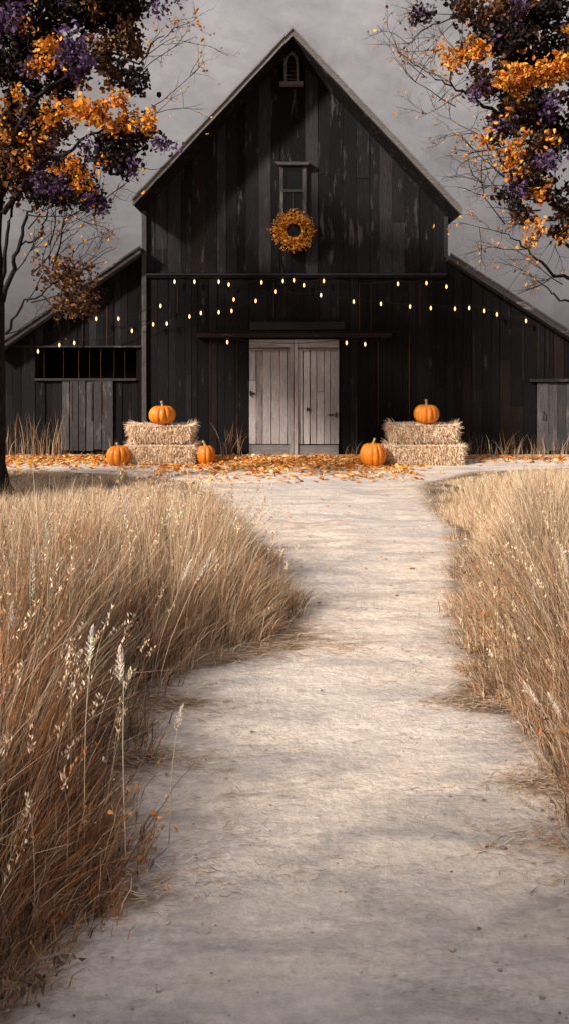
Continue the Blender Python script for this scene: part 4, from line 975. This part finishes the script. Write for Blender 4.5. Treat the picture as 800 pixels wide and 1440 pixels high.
twR = [(W(612, 112, 9.6), (-1, 0, .6), .7, .008, 4, .07), (W(640, 125, 9.7), (-1, 0, 1), .8, .008, 4, .10), (W(675, 190, 9.8), (-1, 0, .5), .8, .008, 4, .08), (W(675, 190, 9.8), (-1, 0, .05), .6, .007, 4, .08), (W(650, 130, 9.7), (-1, 0, -.3), .7, .008, 4, .07),
       (W(640, 20, 9.8), (-1, 0, .2), .8, .008, 4, .08), (W(640, 30, 9.8), (-1, 0, -.7), .8, .007, 4, .08), (W(620, 70, 9.7), (-.9, 0, -.1), .8, .007, 4, .08), (W(715, 330, 9.6), (-1, 0, .4), .7, .008, 4, .10), (W(715, 270, 9.7), (-1, 0, .2), .8, .008, 4, .10), (W(740, 350, 9.7), (-1, 0, -.2), .8, .008, 4, .12),
       (W(755, 395, 9.8), (-1, 0, .5), .7, .007, 4, .10), (W(780, 385, 9.8), (-.7, 0, -.6), .6, .008, 4, .05), (W(700, 230, 9.8), (-.8, 0, -.6), .7, .007, 4, .12), (W(790, 300, 9.9), (-.6, 0, -.9), .8, .009, 4, .08), (W(760, 400, 9.8), (-.8, 0, -.5), .5, .006, 3, .06), (W(580, 60, 9.6), (-1, 0, -.2), .6, .005, 4, .10), (W(540, 40, 9.6), (-1, 0, -.6), .4, .004, 3, .12)]
limR += [([W(640, 20, 9.8), W(600, 40, 9.7), W(575, 60, 9.6), W(530, 35, 9.6)], .012, .004)]
twR += [(W(random.uniform(700, 800), random.uniform(120, 420), 9.7), (-1, random.uniform(-.2, .2), random.uniform(-.5, .9)), random.uniform(.7, 1.2), .012, 4, .07) for k in range(16)]
twR += [(W(640, 150, 9.6), (-1, 0, .9), 1.1, .010, 4, .08), (W(600, 110, 9.6), (-1, 0, .5), .9, .008, 4, .10), (W(790, 400, 9.8), (-.7, 0, .5), .9, .010, 4, .06)]
make_tree('dark leafy tree reaching in from the right edge above the wing roof', tbr, trR, limR, RT, twR, 5)

# unseen trees added behind the camera to cast the foreground shade
def added_shade_tree(x, y, h, r, seed, n=5200):
    rnd = random.Random(seed); root = empty('added_shade_tree', (x, y, 0), 'added broad tree standing unseen behind the viewer, shading the near path', 'tree', 'unseen trees added for their shade')
    m = MB(); m.tube([(x, y, 0), (x+.1, y, h*.4), (x, y+.1, h*.7), (x, y, h*.95)], [.26, .2, .13, .04], 10)
    for k in range(9):
        th = rnd.uniform(0, 6.28); z0 = h*rnd.uniform(.35, .7)
        m.tube([(x, y, z0), (x+math.cos(th)*r*.5, y+math.sin(th)*r*.5, z0+.5), (x+math.cos(th)*r*.85, y+math.sin(th)*r*.85, z0+1.2)], [.08, .05, .02], 6)
    m.build('trunk', M['bark'], root, smooth=True)
    nb = 90; q = unit(RNG.normal(size=(nb, 3)))*(RNG.uniform(0, 1, nb)**.4)[:, None]*np.array([r, r, h*.30])+np.array([x, y, h*.68])
    P = q[RNG.integers(0, nb, n)]+RNG.normal(0, .22, (n, 3))
    np_mesh('crown', *leaves(P, RNG.uniform(.14, .26, n), pal(n, DARK+BRWN, [1]*8), wid=.7), M['leaf'], root)
    return root
SH = L.copy(); SH.z = 0; SH.normalize()
SL = ['leftmost', 'second', 'third', 'fourth', 'rightmost']
for i, gx in enumerate((-3.4, -1.0, 1.4, 3.8, 6.2)):   # where the middle of each crown's shade should fall
    h = 6.6; back_ = h*.68/math.tan(R(SUN_EL)); gy = .22+.12*(i % 2)
    o = added_shade_tree(gx-SH.x*back_, gy-SH.y*back_, h, 1.75, 20+i, 17000)
    o['label'] = 'added broad dark tree unseen behind the viewer, the %s of the row shading the near path' % SL[i]
_b = 4.6*.68/math.tan(R(SUN_EL)); added_shade_tree(-4.75-SH.x*_b, 10.5-SH.y*_b, 4.6, 1.15, 40, 3500)['label'] = 'added broad tree out of view beyond the left edge, shading the grass by the slim trunk'  # extra tree added out of view to darken this grass with its shadow
